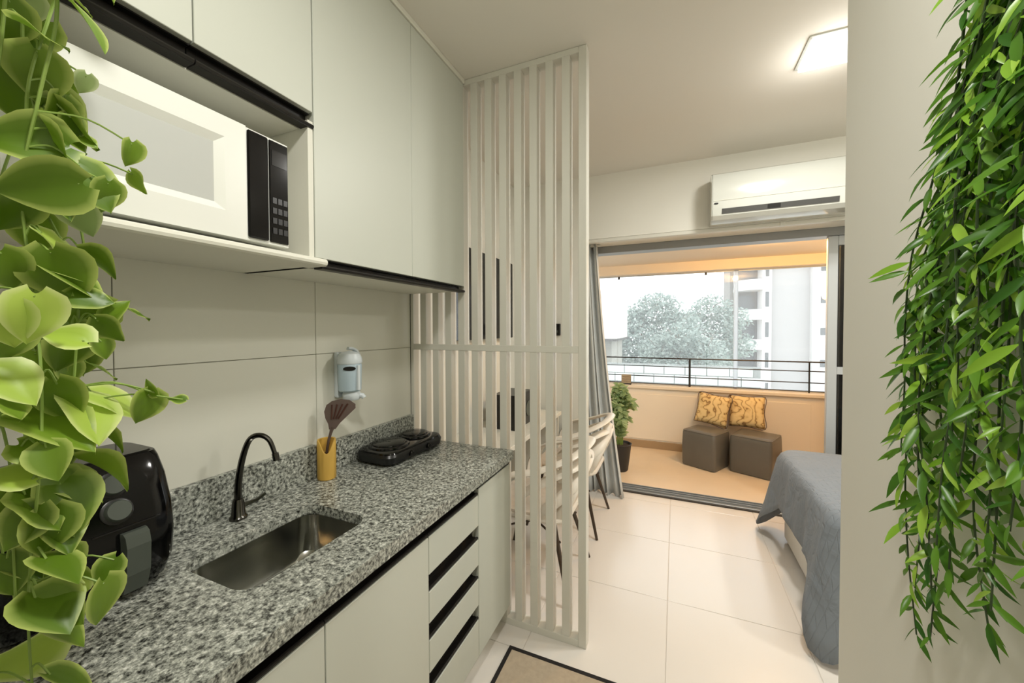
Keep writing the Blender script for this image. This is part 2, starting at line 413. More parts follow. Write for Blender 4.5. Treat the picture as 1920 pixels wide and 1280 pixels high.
ld = bpy.data.lights.new('lamp_light', 'POINT'); ld.shadow_soft_size = .03; ld.energy = P_BALCONY; ld.color = C_WARM
lo = bpy.data.objects.new('lamp_light', ld); COL.objects.link(lo); adopt(lo, bl); lo.location = (2.1, 3.70, 2.14)
b2 = thing('added_pendant', 'unseen round warm pendant added to brighten the balcony ceiling', 'lamp', (3.0, 4.25, 1.86))  # added pendant, hidden from view, brightens the balcony ceiling
bm = bmesh.new(); tube(bm, [(3.0, 4.25, 2.2), (3.0, 4.25, 1.985)], .004, 8); fin('cord', bm, 'black_satin', b2)
bm = bmesh.new(); lathe(bm, [(.001, 1.99), (.03, 1.985), (.034, 1.955), (.03, 1.952)], 3.0, 4.25, 20); fin('cap', bm, 'black_satin', b2)
bm = bmesh.new(); lathe(bm, [(.028, 1.952), (.05, 1.93), (.058, 1.905), (.05, 1.88), (.028, 1.862), (.001, 1.858)], 3.0, 4.25, 20); fin('globe', bm, 'warm_diffuser', b2, smooth=True)
l2 = bpy.data.lights.new('lamp_light', 'POINT'); l2.shadow_soft_size = .05; l2.energy = P_BALCONY*.36; l2.color = C_WARM
lo2 = bpy.data.objects.new('lamp_light', l2); COL.objects.link(lo2); adopt(lo2, b2); lo2.location = (3.0, 4.25, 1.82)

# ------------------------------------------------------------------ kitchen: base cabinets
FX = .59
def channel(name, y0, y1, z0, z1, parent):
    """dark J-shaped grip profile: back face, bottom shelf and a rounded upper lip"""
    bm = bmesh.new(); box(bm, FX-.045, FX-.03, y0, y1, z0, z1)
    box(bm, FX-.03, FX-.004, y0, y1, z0-.004, z0+.004); box(bm, FX-.03, FX-.012, y0, y1, z1-.006, z1)
    tube(bm, [(FX-.006, y0, z0+.003), (FX-.006, y1, z0+.003)], .005, 8)
    return fin(name, bm, 'profile_black', parent)
def base_cabinet(label, y0, y1, fronts, prof):
    t = thing('base_cabinet', label, 'cabinet', (.3, (y0+y1)/2, 0), group='base cabinets under the granite worktop')
    bx('carcass', 'cabinet_body', t, .012, FX-.048, y0+.001, y1-.001, .10, .655 if y0 < .9 else .812)
    bx('plinth', 'cabinet_body', t, .05, .525, y0+.001, y1-.001, 0, .10)
    for nm, a, b_ in fronts:
        bx(nm, 'cabinet_white', t, FX-.02, FX, y0+.0015, y1-.0015, a, b_, bev=.0012)
        bx('front_back', 'cabinet_body', t, FX-.047, FX-.0205, y0+.002, y1-.002, a+.002, b_-.03)
    for a, b_ in prof: channel('grip_profile', y0+.001, y1-.001, a, b_, t)
    return t
base_cabinet('white base cabinet door under the air fryer', -.14, .235, [('door', .105, .765)], [(.768, .814)])
base_cabinet('white base cabinet door under the front end of the sink', .235, .615, [('door', .105, .765)], [(.768, .814)])
base_cabinet('white base cabinet door beside the stack of drawers', .615, 1.01, [('door', .105, .765)], [(.768, .814)])
base_cabinet('white drawer unit with four fronts and black finger grips', 1.01, 1.347,
             [('drawer_front', .642, .765), ('drawer_front', .482, .585), ('drawer_front', .318, .425), ('drawer_front', .105, .258)],
             [(.768, .814), (.588, .640), (.428, .480), (.261, .314)])
base_cabinet('plain white base cabinet front next to the slatted divider', 1.347, 1.664, [('door', .105, .79)], [(.793, .814)])

# ------------------------------------------------------------------ granite worktop with sink
ZT = .857
ct = thing('countertop', 'grey speckled granite worktop with upstand and cut-out for the sink', 'countertop', (.3, .7, .815))
def slab_with_hole():
    bm = bmesh.new()
    X0, X1, Y0, Y1 = .009, .61, -.14, 1.183
    hx0, hx1, hy0, hy1, r = .195, .455, .525, .895, .05
    inner = rrect(hx0, hx1, hy0, hy1, r, ZT, 6)
    cx, cy = (hx0+hx1)/2, (hy0+hy1)/2
    def out(p):
        d = Vector((p[0]-cx, p[1]-cy)); ts = []
        if d.x: ts.append(((X1 if d.x > 0 else X0)-cx)/d.x)
        if d.y: ts.append(((Y1 if d.y > 0 else Y0)-cy)/d.y)
        t = min(ts); return [cx+d.x*t, cy+d.y*t]
    outer = [out(p) for p in inner]
    for c in ((X1, Y1), (X0, Y1), (X0, Y0), (X1, Y0)):
        k = min(range(len(outer)), key=lambda i: (outer[i][0]-c[0])**2+(outer[i][1]-c[1])**2); outer[k] = list(c)
    lo = lambda pts, z: loop_verts(bm, [(p[0], p[1], z) for p in pts])
    ot, it, ib, ob = lo(outer, ZT), lo(inner, ZT), lo(inner, ZT-.03), lo(outer, ZT-.03)
    bridge(bm, ot, it); bridge(bm, it, ib); bridge(bm, ib, ob); bridge(bm, ob, ot)
    return bm
fin('slab', slab_with_hole(), 'granite', ct)
bx('slab', 'granite', ct, .009, .61, 1.1855, 1.664, ZT-.03, ZT, bev=.001)
bx('front_apron', 'granite', ct, .588, .609, -.14, 1.183, .816, ZT-.0301)
bx('front_apron', 'granite', ct, .588, .609, 1.1855, 1.664, .816, ZT-.0301)
bx('upstand', 'granite', ct, .0075, .03, -.14, 1.06, ZT, .985, bev=.002)
bx('upstand', 'granite', ct, .0075, .03, 1.0615, 1.664, ZT, .978, bev=.002)

sk = thing('kitchen_sink', 'stainless steel undermount sink bowl sunk in the granite', 'sink', (.325, .71, .68))
bm = bmesh.new()
lv = [(.197, .453, .527, .893, .05, .8265), (.199, .451, .529, .891, .05, .80), (.205, .445, .535, .885, .052, .715), (.216, .434, .546, .874, .055, .698), (.235, .415, .565, .855, .05, .6925)]
Ls = [loop_verts(bm, rrect(*l, 6)) for l in lv]
n = len(Ls[0]); c = [( .325+.036*math.cos(2*PI*(k+.5)/n+ .0), .75+.036*math.sin(2*PI*(k+.5)/n), .69) for k in range(n)]
Ls.append(loop_verts(bm, c))
fl = loop_verts(bm, rrect(.185, .465, .515, .905, .055, .8265, 6)); bridge(bm, fl, Ls[0])
for i in range(len(Ls)-1): bridge(bm, Ls[i], Ls[i+1])
fin('bowl', bm, 'steel', sk, smooth=True)
bm = bmesh.new(); lathe(bm, [(.038, .6905), (.036, .694), (.030, .6925), (.027, .680), (.001, .678)], .325, .75, 24); fin('drain_ring', bm, 'steel', sk, smooth=True)
bm = bmesh.new(); lathe(bm, [(.022, .684), (.02, .688), (.006, .689), (.006, .697), (.001, .698)], .325, .75, 20); fin('drain_plug', bm, 'dark_chrome', sk, smooth=True)

fc = thing('faucet', 'slim dark chrome gooseneck tap behind the sink', 'faucet', (.085, .735, ZT))
bm = bmesh.new(); lathe(bm, [(.024, ZT), (.024, ZT+.006), (.019, ZT+.012), (.016, ZT+.05), (.013, ZT+.06), (.001, ZT+.061)], .085, .735, 20); fin('base', bm, 'dark_chrome', fc, smooth=True)
bm = bmesh.new()
pth = spline([(.085, .735, ZT+.05), (.085, .737, ZT+.11), (.092, .745, ZT+.18), (.108, .757, ZT+.238), (.133, .772, ZT+.252), (.157, .786, ZT+.236), (.172, .794, ZT+.192)], 6)
tube(bm, pth, [.0105-.004*(i/len(pth)) for i in range(len(pth))], 10); fin('spout', bm, 'dark_chrome', fc, smooth=True)
bm = bmesh.new(); tube(bm, [(.172, .794, ZT+.195), (.1755, .796, ZT+.172)], .0095, 12); fin('aerator', bm, 'dark_chrome', fc, smooth=True)
bm = bmesh.new(); tube(bm, [(.085, .745, ZT+.035), (.095, .785, ZT+.038), (.10, .81, ZT+.05)], [.008, .006, .005], 8); fin('lever', bm, 'dark_chrome', fc, smooth=True)

# ------------------------------------------------------------------ upper cabinets
UX = .344
def top_channel_profile(name, y0, y1, z0, z1, parent):
    bm = bmesh.new(); box(bm, UX-.0365, UX-.03, y0, y1, z0, z1)
    box(bm, UX-.03, UX+.002, y0, y1, z0-.006, z0+.002)
    tube(bm, [(UX, y0, z0), (UX, y1, z0)], .006, 8); box(bm, UX-.03, UX-.015, y0, y1, z1-.003, z1)
    return fin(name, bm, 'profile_black', parent)
wc = thing('wall_cabinet', 'white wall cabinet with open microwave niche and dark grip under its doors', 'cabinet', (.17, .35, 1.62), group='wall cabinets above the worktop')
bx('carcass', 'cabinet_body', wc, .009, UX-.052, -.14, .802, 2.0400, H-.024)
bx('niche_top', 'cabinet_body', wc, .009, UX-.0365, -.14, .786, 2.018, 2.0395, bev=.001)
for y0, y1 in ((-.14, .205), (.205, .505), (.505, .804)):
    bx('door', 'cabinet_white', wc, UX-.02, UX, y0+.0015, y1-.0015, 2.066, H-.024, bev=.0012)
    bx('door_back', 'cabinet_body', wc, UX-.0513, UX-.0205, y0+.002, y1-.002, 2.075, H-.026)
    top_channel_profile('grip_profile', y0+.0015, y1-.0015, 2.024, 2.0655, wc)
bx('niche_side', 'cabinet_body', wc, .009, UX-.001, .787, .804, 1.643, 2.0395, bev=.001)
bx('niche_back', 'cabinet_body', wc, .0085, .016, -.14, .786, 1.644, 2.0175)
bm = bmesh.new(); pr = [(.008, 1.622), (.366, 1.622), (.372, 1.626), (.374, 1.6325), (.372, 1.639), (.366, 1.643), (.008, 1.643)]
loft(bm, [[(x, -.14, z) for x, z in pr], [(x, .824, z) for x, z in pr]]); fin('niche_shelf', bm, 'cabinet_body', wc)

tc_ = thing('wall_cabinet', 'tall white wall cabinet with two plain doors beside the slatted divider', 'cabinet', (.17, 1.24, 1.62), group='wall cabinets above the worktop')
bx('carcass', 'cabinet_body', tc_, .009, UX-.052, .806, 1.662, 1.622, H-.024)
for y0, y1 in ((.806, 1.257), (1.257, 1.664)):
    bx('door', 'cabinet_white', tc_, UX-.02, UX, y0+.001, y1-.001, 1.648, H-.024, bev=.0012)
    bx('door_back', 'cabinet_body', tc_, UX-.0515, UX-.0205, y0+.002, y1-.002, 1.655, H-.026)
    top_channel_profile('grip_profile', max(y0, .826), y1-.001, 1.623, 1.6475, tc_)

# ------------------------------------------------------------------ microwave
mw = thing('microwave', 'white microwave oven with pale window and black control strip in the cabinet niche', 'microwave', (.19, .48, 1.643))
Y0, Y1, Z0, Z1 = .235, .716, 1.655, 1.93
bx('body', 'microwave_white', mw, .03, .335, Y0, Y1, Z0, Z1, bev=.006, seg=2)
bm = bmesh.new()
yo0, yo1, yi0, yi1 = Y0, .604, Y0+.05, .556
def fr(y0, y1, z0, z1, x): return loop_verts(bm, [(x, y0, z0), (x, y1, z0), (x, y1, z1), (x, y0, z1)])
A, B, C_, D, E_ = fr(yo0, yo1, Z0, Z1, .336), fr(yo0, yo1, Z0, Z1, .358), fr(yi0, yi1, Z0+.058, Z1-.048, .359), fr(yi0+.02, yi1-.02, Z0+.075, Z1-.066, .349), fr(yi0+.02, yi1-.02, Z0+.075, Z1-.066, .338)
bridge(bm, A, B); bridge(bm, B, C_); bridge(bm, C_, D); bridge(bm, D, E_); bm.faces.new(A)
door = fin('door', bm, 'microwave_white', mw)
bx('window', 'microwave_window', door, .339, .3495, yi0+.019, yi1-.019, Z0+.074, Z1-.065)
bx('bezel', 'microwave_white', mw, .336, .354, .605, Y1, Z0, Z1, bev=.002)
bx('handle_strip', 'black_gloss', mw, .354, .362, .607, .6575, Z0+.008, Z1-.006, bev=.003)
bx('control_panel', 'black_gloss', mw, .354, .359, .6615, .7125, Z0+.008, Z1-.006, bev=.002)
for i in range(4):
    for j in range(3):
        bx('button', 'black_satin', mw, .359, .3605, .668+j*.0145, .679+j*.0145, Z0+.03+i*.026, Z0+.045+i*.026)
bx('display', 'tv_black', mw, .359, .36, .667, .708, Z1-.07, Z1-.03)
for y in (Y0+.05, Y1-.05):
    for x in (.07, .30):
        bm = bmesh.new(); lathe(bm, [(.012, 1.643), (.012, 1.656)], x, y, 12); fin('foot', bm, 'black_satin', mw)

# ------------------------------------------------------------------ slatted divider
dv = thing('slatted_divider', 'white lacquered floor to ceiling slatted divider at the end of the worktop', 'divider', (.48, 1.70, 0))
YP0, YP1 = 1.67, 1.723
cache = None
for k in range(12):
    x = .8635-.0775*k
    if x < .02: continue
    if cache is None:
        bm = bmesh.new(); box(bm, -.018, .018, YP0+.001, YP1, .032, 2.643, bev=.001); o = fin('slat', bm, 'lacquer_white', dv); cache = o.data; o.location = (x, 0, 0)
    else:
        o = instance('slat', cache, dv); o.location = (x, 0, 0)
bx('end_post', 'lacquer_white', dv, .921, .957, YP0, YP1, 0, H-.001, bev=.002)
bx('wall_post', 'lacquer_white', dv, .0078, .026, YP0, YP1, 0, H-.001, bev=.001)
bx('top_rail', 'lacquer_white', dv, .026, .921, YP0, YP1, 2.643, H-.001, bev=.001)
bx('bottom_rail', 'lacquer_white', dv, .026, .921, YP0, YP1, 0, .032, bev=.001)
bx('middle_rail', 'lacquer_white', dv, .026, .921, YP0-.0015, YP0+.018, 1.326, 1.356, bev=.001)

# ------------------------------------------------------------------ air fryer
af = thing('air_fryer', 'glossy black air fryer with two round knobs and a grey pull handle', 'air fryer', (.14, .39, ZT))
def superloop(x0, x1, y0, y1, z, e=4.0, n=36):
    cx, cy, a, b_ = (x0+x1)/2, (y0+y1)/2, (x1-x0)/2, (y1-y0)/2; pts = []
    for k in range(n):
        t = 2*PI*k/n; c_, s_ = math.cos(t), math.sin(t)
        pts.append((cx+a*math.copysign(abs(c_)**(2/e), c_), cy+b_*math.copysign(abs(s_)**(2/e), s_), z))
    return pts
secs = [(.05, .212, 0.258, 0.480, ZT+.004), (.042, .228, 0.243, 0.497, ZT+.018), (.038, .240, 0.233, 0.508, ZT+.06), (.036, .243, 0.231, 0.511, ZT+.12), (.036, .236, 0.231, 0.510, ZT+.18),
        (.036, .218, 0.233, 0.506, ZT+.245), (.036, .199, 0.236, 0.501, ZT+.285), (.037, .190, 0.238, 0.498, ZT+.297)]
bm = bmesh.new(); loft(bm, [superloop(*q, e=8) for q in secs]); fin('body', bm, 'black_gloss', af, smooth=True, angle=50)
bm = bmesh.new(); loft(bm, [superloop(.041, .186, .242, .494, ZT+.2965, 8), superloop(.044, .183, .245, .491, ZT+.300, 8)]); fin('top_panel', bm, 'black_gloss', af)
fn = Vector((.93, 0, .36)).normalized()
def knob_on(name, mat, y, z, x, r, d, parent):
    bm = bmesh.new(); c0 = Vector((x, y, z)); path = [c0-fn*.012, c0+fn*d*.8, c0+fn*d]
    tube(bm, path, [r, r, r*.9], 24); return fin(name, bm, mat, parent, smooth=True)
bm = bmesh.new(); c0 = Vector((.226, .405, ZT+.222))
bm.free()
for z, x in ((ZT+.248, .212), (ZT+.195, .229)):
    knob_on('knob_ring', 'black_satin', .405, z, x, .027, .006, af)
    k = knob_on('knob', 'dark_grey_plastic', .405, z, x, .0215, .018, af)
bm = bmesh.new()
loft(bm, [[(.234, .365+.0, ZT+.158), (.234, .475, ZT+.158), (.234, .475, ZT+.1605), (.234, .365, ZT+.1605)], [(.2415, .365, ZT+.158), (.2415, .475, ZT+.158), (.2415, .475, ZT+.1605), (.2415, .365, ZT+.1605)]]); fin('drawer_seam', bm, 'black_satin', af)
bm = bmesh.new()
hl = [[(x, y, z) for x, y, z in ((.232, .405, zz), (xx, .407, zz), (xx, .447, zz), (.232, .449, zz))] for zz, xx in ((ZT+.018, .246), (ZT+.06, .262), (ZT+.12, .266), (ZT+.142, .260), (ZT+.148, .250))]
loft(bm, hl); fin('handle', bm, 'dark_grey_plastic', af)
for y in (.3, .48):
    for x in (.07, .19):
        bm = bmesh.new(); lathe(bm, [(.01, ZT), (.01, ZT+.006)], x, y, 10); fin('foot', bm, 'black_satin', af)

# ------------------------------------------------------------------ electric cooktop
ck = thing('cooktop', 'glossy black two burner tabletop cooker lying on the granite', 'cooktop', (.143, 1.428, ZT), math.radians(-2), local=True)
def rr_loft(name, mat, levels, parent, k=6, smooth=True):
    bm = bmesh.new(); loft(bm, [rrect(-a, a, -b_, b_, r, z, k) for a, b_, r, z in levels]); return fin(name, bm, mat, parent, smooth=smooth)
rr_loft('base', 'black_satin', [(.090, .178, .04, .006), (.102, .190, .045, .014), (.105, .194, .046, .040), (.100, .189, .044, .050)], ck)
rr_loft('top_plate', 'black_gloss', [(.100, .189, .044, .0502), (.097, .186, .043, .057), (.088, .176, .04, .060)], ck)
for y, r in ((-.080, .080), (.096, .066)):
    bm = bmesh.new(); lathe(bm, [(r+.010, .060), (r+.008, .066), (r, .069)], -.004, y, 36, True, True); rg = fin('burner_ring', bm, 'black_gloss', ck, smooth=True)
    bm = bmesh.new(); lathe(bm, [(r-.004, .0692), (r-.006, .074), (r-.016, .077), (.012, .0765), (.001, .076)], -.004, y, 36); fin('burner', bm, 'black_gloss', rg, smooth=True)
for y in (-.06, .06):
    bm = bmesh.new(); tube(bm, [(.102, y, .030), (.112, y, .031), (.115, y, .031)], [.013, .012, .009], 16); fin('knob', bm, 'black_gloss', ck, smooth=True)
for y in (-.14, .14):
    for x in (-.07, .07):
        bm = bmesh.new(); lathe(bm, [(.01, 0), (.01, .008)], x, y, 10); fin('foot', bm, 'black_satin', ck)

# ------------------------------------------------------------------ bamboo cup and spatula
bc = thing('utensil_cup', 'yellow bamboo utensil cup with scooped rim against the granite upstand', 'cup', (.072, 1.07, ZT))
bm = bmesh.new(); n = 28; th0 = math.atan2(-1.07, 1.245)
def rim(th): return .153-.05*max(0, math.cos(th-th0))**4
R_ = .034; rows = []
for r_, f in ((R_-.003, 0), (R_, .03), (R_, .97), (R_-.0015, 1.0), (R_-.006, .99), (R_-.007, .1)):
    rows.append(loop_verts(bm, [(.072+r_*math.cos(2*PI*k/n), 1.07+r_*math.sin(2*PI*k/n), ZT+rim(2*PI*k/n)*f) for k in range(n)]))
for i in range(len(rows)-1): bridge(bm, rows[i], rows[i+1])
bm.faces.new(list(reversed(rows[0]))); bm.faces.new(rows[-1]); fin('cup_wall', bm, 'bamboo', bc, smooth=True)
bm = bmesh.new(); a = [loop_verts(bm, [(.072+r_*math.cos(2*PI*k/n), 1.07+r_*math.sin(2*PI*k/n), ZT+z) for k in range(n)]) for r_, z in ((.0262, .02), (.0262, .094))]
bridge(bm, a[0], a[1]); bm.faces.new(a[1]); fin('dark_lining', bm, 'burnt_wood', bc)

sp = thing('spatula', 'dark brown slotted spatula standing in the bamboo cup', 'spatula', (.072, 1.07, ZT+.02), local=True)
bm = bmesh.new(); tube(bm, [(0, 0, .08), (.004, .006, .125), (.008, .014, .155), (.010, .020, .175)], [.0055, .006, .007, .010], 10, flat=.6); fin('handle', bm, 'spatula_wood', sp, smooth=True)
# head: flat fan with ribs; its face looks toward the room
fx_, fz_ = Vector((.72, .69, 0)).normalized(), Vector((.12, .22, .97)).normalized()
fnv = fx_.cross(fz_).normalized(); o0 = Vector((.010, .020, .168))
out_ = [(-.012, 0), (-.020, .022), (-.036, .046), (-.046, .072), (-.044, .098), (-.028, .112), (.002, .118), (.036, .112), (.062, .094), (.066, .078), (.044, .050), (.022, .022), (.012, 0)]
bm = bmesh.new(); loft(bm, [[o0+fx_*a+fz_*b_+fnv*d for a, b_ in out_] for d in (-.004, .004)]); hd = fin('head', bm, 'spatula_wood', sp)
for k in range(4):
    a0, a1 = -.012+k*.008, -.024+k*.019
    bm = bmesh.new(); tube(bm, [o0+fx_*a0+fz_*.040+fnv*.0045, o0+fx_*a1+fz_*.098+fnv*.0045], .0032, 6); fin('slot_rib', bm, 'burnt_wood', hd)

# ------------------------------------------------------------------ water purifier on the tiled wall
wp = thing('water_purifier', 'small pale blue and white water purifier fixed to the tiled wall', 'water purifier', (.06, 1.195, 1.14))
bm = bmesh.new(); lathe(bm, [(.040, 1.178), (.045, 1.184), (.047, 1.24), (.048, 1.286), (.046, 1.292)], .066, 1.195, 28); fin('body', bm, 'purifier_blue', wp, smooth=True)
bm = bmesh.new(); lathe(bm, [(.047, 1.2925), (.050, 1.298), (.048, 1.318), (.040, 1.334), (.022, 1.343), (.001, 1.346)], .066, 1.195, 28); cap = fin('dome_cap', bm, 'purifier_white', wp, smooth=True)
bm = bmesh.new(); tube(bm, spline([(.075, 1.235, 1.318), (.07, 1.228, 1.342), (.066, 1.21, 1.354), (.062, 1.19, 1.356)], 5), .011, 10, flat=.6); fin('cap_ridge', bm, 'purifier_white', cap, smooth=True)
bx('wall_plate', 'purifier_white', wp, .0075, .03, 1.165, 1.225, 1.15, 1.34, bev=.006, seg=2)
bm = bmesh.new(); tube(bm, [(.088, 1.174, 1.276), (.1005, 1.1605, 1.2755)], [.024, .024], 20, flat=.38, up=(.69, .72, 0)); fin('dark_window', bm, 'tv_black', wp)
bm = bmesh.new(); loft(bm, [rrect(.104, .122, 1.186, 1.199, .004, z, 3) for z in (1.186, 1.288)]); fin('tap_lever', bm, 'purifier_white', wp, smooth=True)
bm = bmesh.new(); lathe(bm, [(.030, 1.141), (.034, 1.146), (.036, 1.166), (.032, 1.1775)], .070, 1.20, 24); fin('outlet_base', bm, 'purifier_white', wp, smooth=True)
bm = bmesh.new(); tube(bm, [(.085, 1.21, 1.160), (.108, 1.222, 1.157), (.114, 1.225, 1.148)], [.012, .011, .010], 12); fin('spout', bm, 'purifier_white', wp, smooth=True)

# ------------------------------------------------------------------ rug
rg = thing('kitchen_rug', 'beige kitchen rug with a narrow black border on the floor tiles', 'rug', (.95, 1.1, 0))
rx0, rx1, ry0, ry1, bw = .637, 1.18, .55, 1.552, .017
bx('pile', 'rug_beige', rg, rx0+bw, rx1-bw, ry0+bw, ry1-bw, .0005, .007)
bm = bmesh.new(); box(bm, rx0, rx1, ry1-bw, ry1, .0005, .008); box(bm, rx0, rx1, ry0, ry0+bw, .0005, .008); box(bm, rx0, rx0+bw, ry0+bw, ry1-bw, .0005, .008); box(bm, rx1-bw, rx1, ry0+bw, ry1-bw, .0005, .008)
fin('border', bm, 'rug_border', rg, label='narrow black woven border')

# ------------------------------------------------------------------ air conditioner
ac = thing('air_conditioner', 'white split air conditioner on the wall above the balcony door', 'air conditioner', (1.95, 3.03, 2.16))
prof = [(3.128, 2.165), (3.02, 2.162), (2.965, 2.172), (2.938, 2.195), (2.926, 2.235), (2.918, 2.30), (2.916, 2.38), (2.925, 2.44), (2.945, 2.475), (2.98, 2.492), (3.128, 2.497)]
bm = bmesh.new(); loft(bm, [[(1.545+(.006 if e else 0), y, z) for y, z in prof] if False else [(x, y, z) for y, z in prof] for e, x in ((0, 1.545), (1, 2.36))]); fin('casing', bm, 'ac_white', ac, smooth=True, angle=28)
for x0, x1 in ((1.538, 1.5448), (2.3602, 2.367)):
    bm = bmesh.new(); loft(bm, [[(x, y+(.003 if y < 3.1 else 0), z+(.002 if z < 2.3 else -.002)) for y, z in prof] for x in (x0, x1)]); fin('end_cap', bm, 'ac_white', ac)
bm = bmesh.new(); loft(bm, [[(x, y, z) for y, z in ((2.9315, 2.203), (2.9245, 2.236), (2.93, 2.238), (2.937, 2.205))] for x in (1.60, 2.23)]); sl = fin('outlet_slot', bm, 'ac_dark', ac)
bm = bmesh.new(); loft(bm, [[(x, y, z) for y, z in ((2.929, 2.207), (2.9235, 2.232), (2.9245, 2.233), (2.931, 2.208))] for x in (1.86, 1.93)]); fin('outlet_gap', bm, 'black_satin', sl)
bm = bmesh.new(); loft(bm, [[(x, y, z) for y, z in ((2.9165, 2.289), (2.9155, 2.292), (2.9185, 2.293), (2.9195, 2.29))] for x in (1.549, 2.35)]); fin('panel_seam', bm, 'cabinet_body', ac)
bm = bmesh.new(); tube(bm, [(1.565, 2.923, 2.272), (1.565, 2.9165, 2.273)], .013, 16, flat=.4, up=(1, 0, 0)); fin('maker_emblem', bm, 'black_satin', ac, label='small dark oval emblem')

cr = thing('curtain_rail', 'white curtain rail along the lower edge of the wall above the door', 'curtain rail', (2.1, 3.15, 2.16))
bx('rail', 'lacquer_white', cr, .61, 3.69, 3.131, 3.165, 2.132, 2.1595, bev=.004, seg=2)
bx('bracket', 'lacquer_white', cr, 1.97, 2.0, 3.126, 3.131, 2.13, 2.159, bev=.001)

# ------------------------------------------------------------------ curtain
cu = thing('curtain', 'pale blue grey curtain gathered at the side of the balcony door', 'curtain', (.68, 3.38, 0))
bm = bmesh.new(); nc, nr = 110, 16; grid = []
for j in range(nr+1):
    f = j/nr; z = 2.15*(1-f)+.008; fl_ = f*f
    x0, x1 = .50+.02*fl_, .70+.235*(.62*f+.38*fl_); row = []
    for i in range(nc+1):
        u = i/nc; a = u*2*PI*7
        row.append(bm.verts.new((x0+(x1-x0)*u+.012*math.cos(a*.5), 3.335+.028*math.sin(a)+.012*math.sin(a*.37+1)+.02*fl_*math.sin(u*5), z)))
    grid.append(row)
for j in range(nr):
    for i in range(nc): bm.faces.new((grid[j][i], grid[j][i+1], grid[j+1][i+1], grid[j+1][i]))
o = fin('drape', bm, 'curtain_fabric', cu, smooth=True, angle=180, recalc=False)
md = o.modifiers.new('thickness', 'SOLIDIFY'); md.thickness = .0025
bm = bmesh.new()
bx('hem_tape', 'lacquer_white', cu, .50, .72, 3.325, 3.345, 2.138, 2.158)

# ------------------------------------------------------------------ bed and quilt
bd = thing('bed', 'low bed with white base and mattress hidden under the grey quilt', 'bed', (2.9, 2.6, 0))
bm = bmesh.new(); loft(bm, [rrect(2.0, 4.0, 2.10, 3.10, .04, z, 4) for z in (.03, .33)]); fin('base', bm, 'bed_white', bd, smooth=True)
bm = bmesh.new(); loft(bm, [rrect(2.0+d, 4.0-d, 2.10+d, 3.10-d, .06, z, 5) for z, d in ((.331, .01), (.35, 0), (.57, 0), (.592, .015))]); fin('mattress', bm, 'bed_white', bd, smooth=True)
for x in (2.08, 3.9):
    for y in (2.18, 3.02):
        bm = bmesh.new(); lathe(bm, [(.025, 0), (.03, .03)], x, y, 12); fin('leg', bm, 'black_satin', bd)
bm = bmesh.new()
X0, X1, Q0, Q1 = 1.985, 3.6, 2.085, 3.115
NS = 200
def per(u):
    """point on a rectangle, going around from the far foot corner; returns point, outward normal, corner weight"""
    w, d = X1-X0, Q1-Q0; L_ = 2*(w+d); sgm = u*L_
    r = .05
    if sgm < d: p = Vector((X0, Q1-sgm)); nn = Vector((-1, 0)); e = min(sgm, d-sgm)
    elif sgm < d+w: p = Vector((X0+(sgm-d), Q0)); nn = Vector((0, -1)); e = sgm-d
    elif sgm < 2*d+w: p = Vector((X1, Q0+(sgm-d-w))); nn = Vector((1, 0)); e = 9
    else: p = Vector((X1-(sgm-2*d-w), Q1)); nn = Vector((0, 1)); e = L_-sgm
    cwt = max(0, 1-e/.21)
    if e < .21:
        cpt = min((Vector((X0, Q0)), Vector((X0, Q1))), key=lambda c_: (c_-p).length)
        dg = Vector((-1, -1 if cpt.y < 2.6 else 1)).normalized()
        nn = (nn*(1-cwt*.9)+dg*cwt*.9).normalized()
        p = p-dg*(.035*max(0, 1-e/.07))
    return p, nn, cwt
loops = []
prof_ = [(0, -.05, .606), (.0, -.012, .604), (.04, .010, .596), (.10, .024, .572), (.22, .032, .51), (.40, .04, .42), (.6, .045, .33), (.8, .05, .26), (1.0, .052, .20)]
for q, (f, offv, zz) in enumerate(prof_):
    pts = []
    for k in range(NS):
        p, nn, cw = per(k/NS)
        c2 = cw*cw*(3-2*cw)
        wave = math.sin(k*2*PI/NS*13+1.2)*.5+math.sin(k*2*PI/NS*29)*.3
        off = offv+f*(.125*c2+.026*wave*(1-c2))
        z = zz+f*f*.085-f*(.265*c2-.03*wave*(1-c2))
        if q == len(prof_)-1: z -= 0.0
        pts.append((p.x+nn.x*off, p.y+nn.y*off, max(z, .012)))
    loops.append(loop_verts(bm, pts))
for i in range(len(loops)-1): bridge(bm, loops[i], loops[i+1])
ctr = Vector(((X0+X1)/2, (Q0+Q1)/2))
prev = loops[0]
for g in (.75, .45, .15):
    nl = loop_verts(bm, [(ctr.x+(v.co.x-ctr.x)*g, ctr.y+(v.co.y-ctr.y)*g, .612+.004*math.sin(v.co.x*17*g)+.004*math.sin(v.co.y*23)) for v in loops[0]])
    bridge(bm, nl, prev); prev = nl
bm.faces.new(prev)
ql = fin('quilt', bm, 'quilt_fabric', None, smooth=True, angle=80)
tag(ql, 'blue grey stitched quilt draped over the bed with drooping corners', 'quilt')
md = ql.modifiers.new('thickness', 'SOLIDIFY'); md.thickness = .006; md.offset = 1

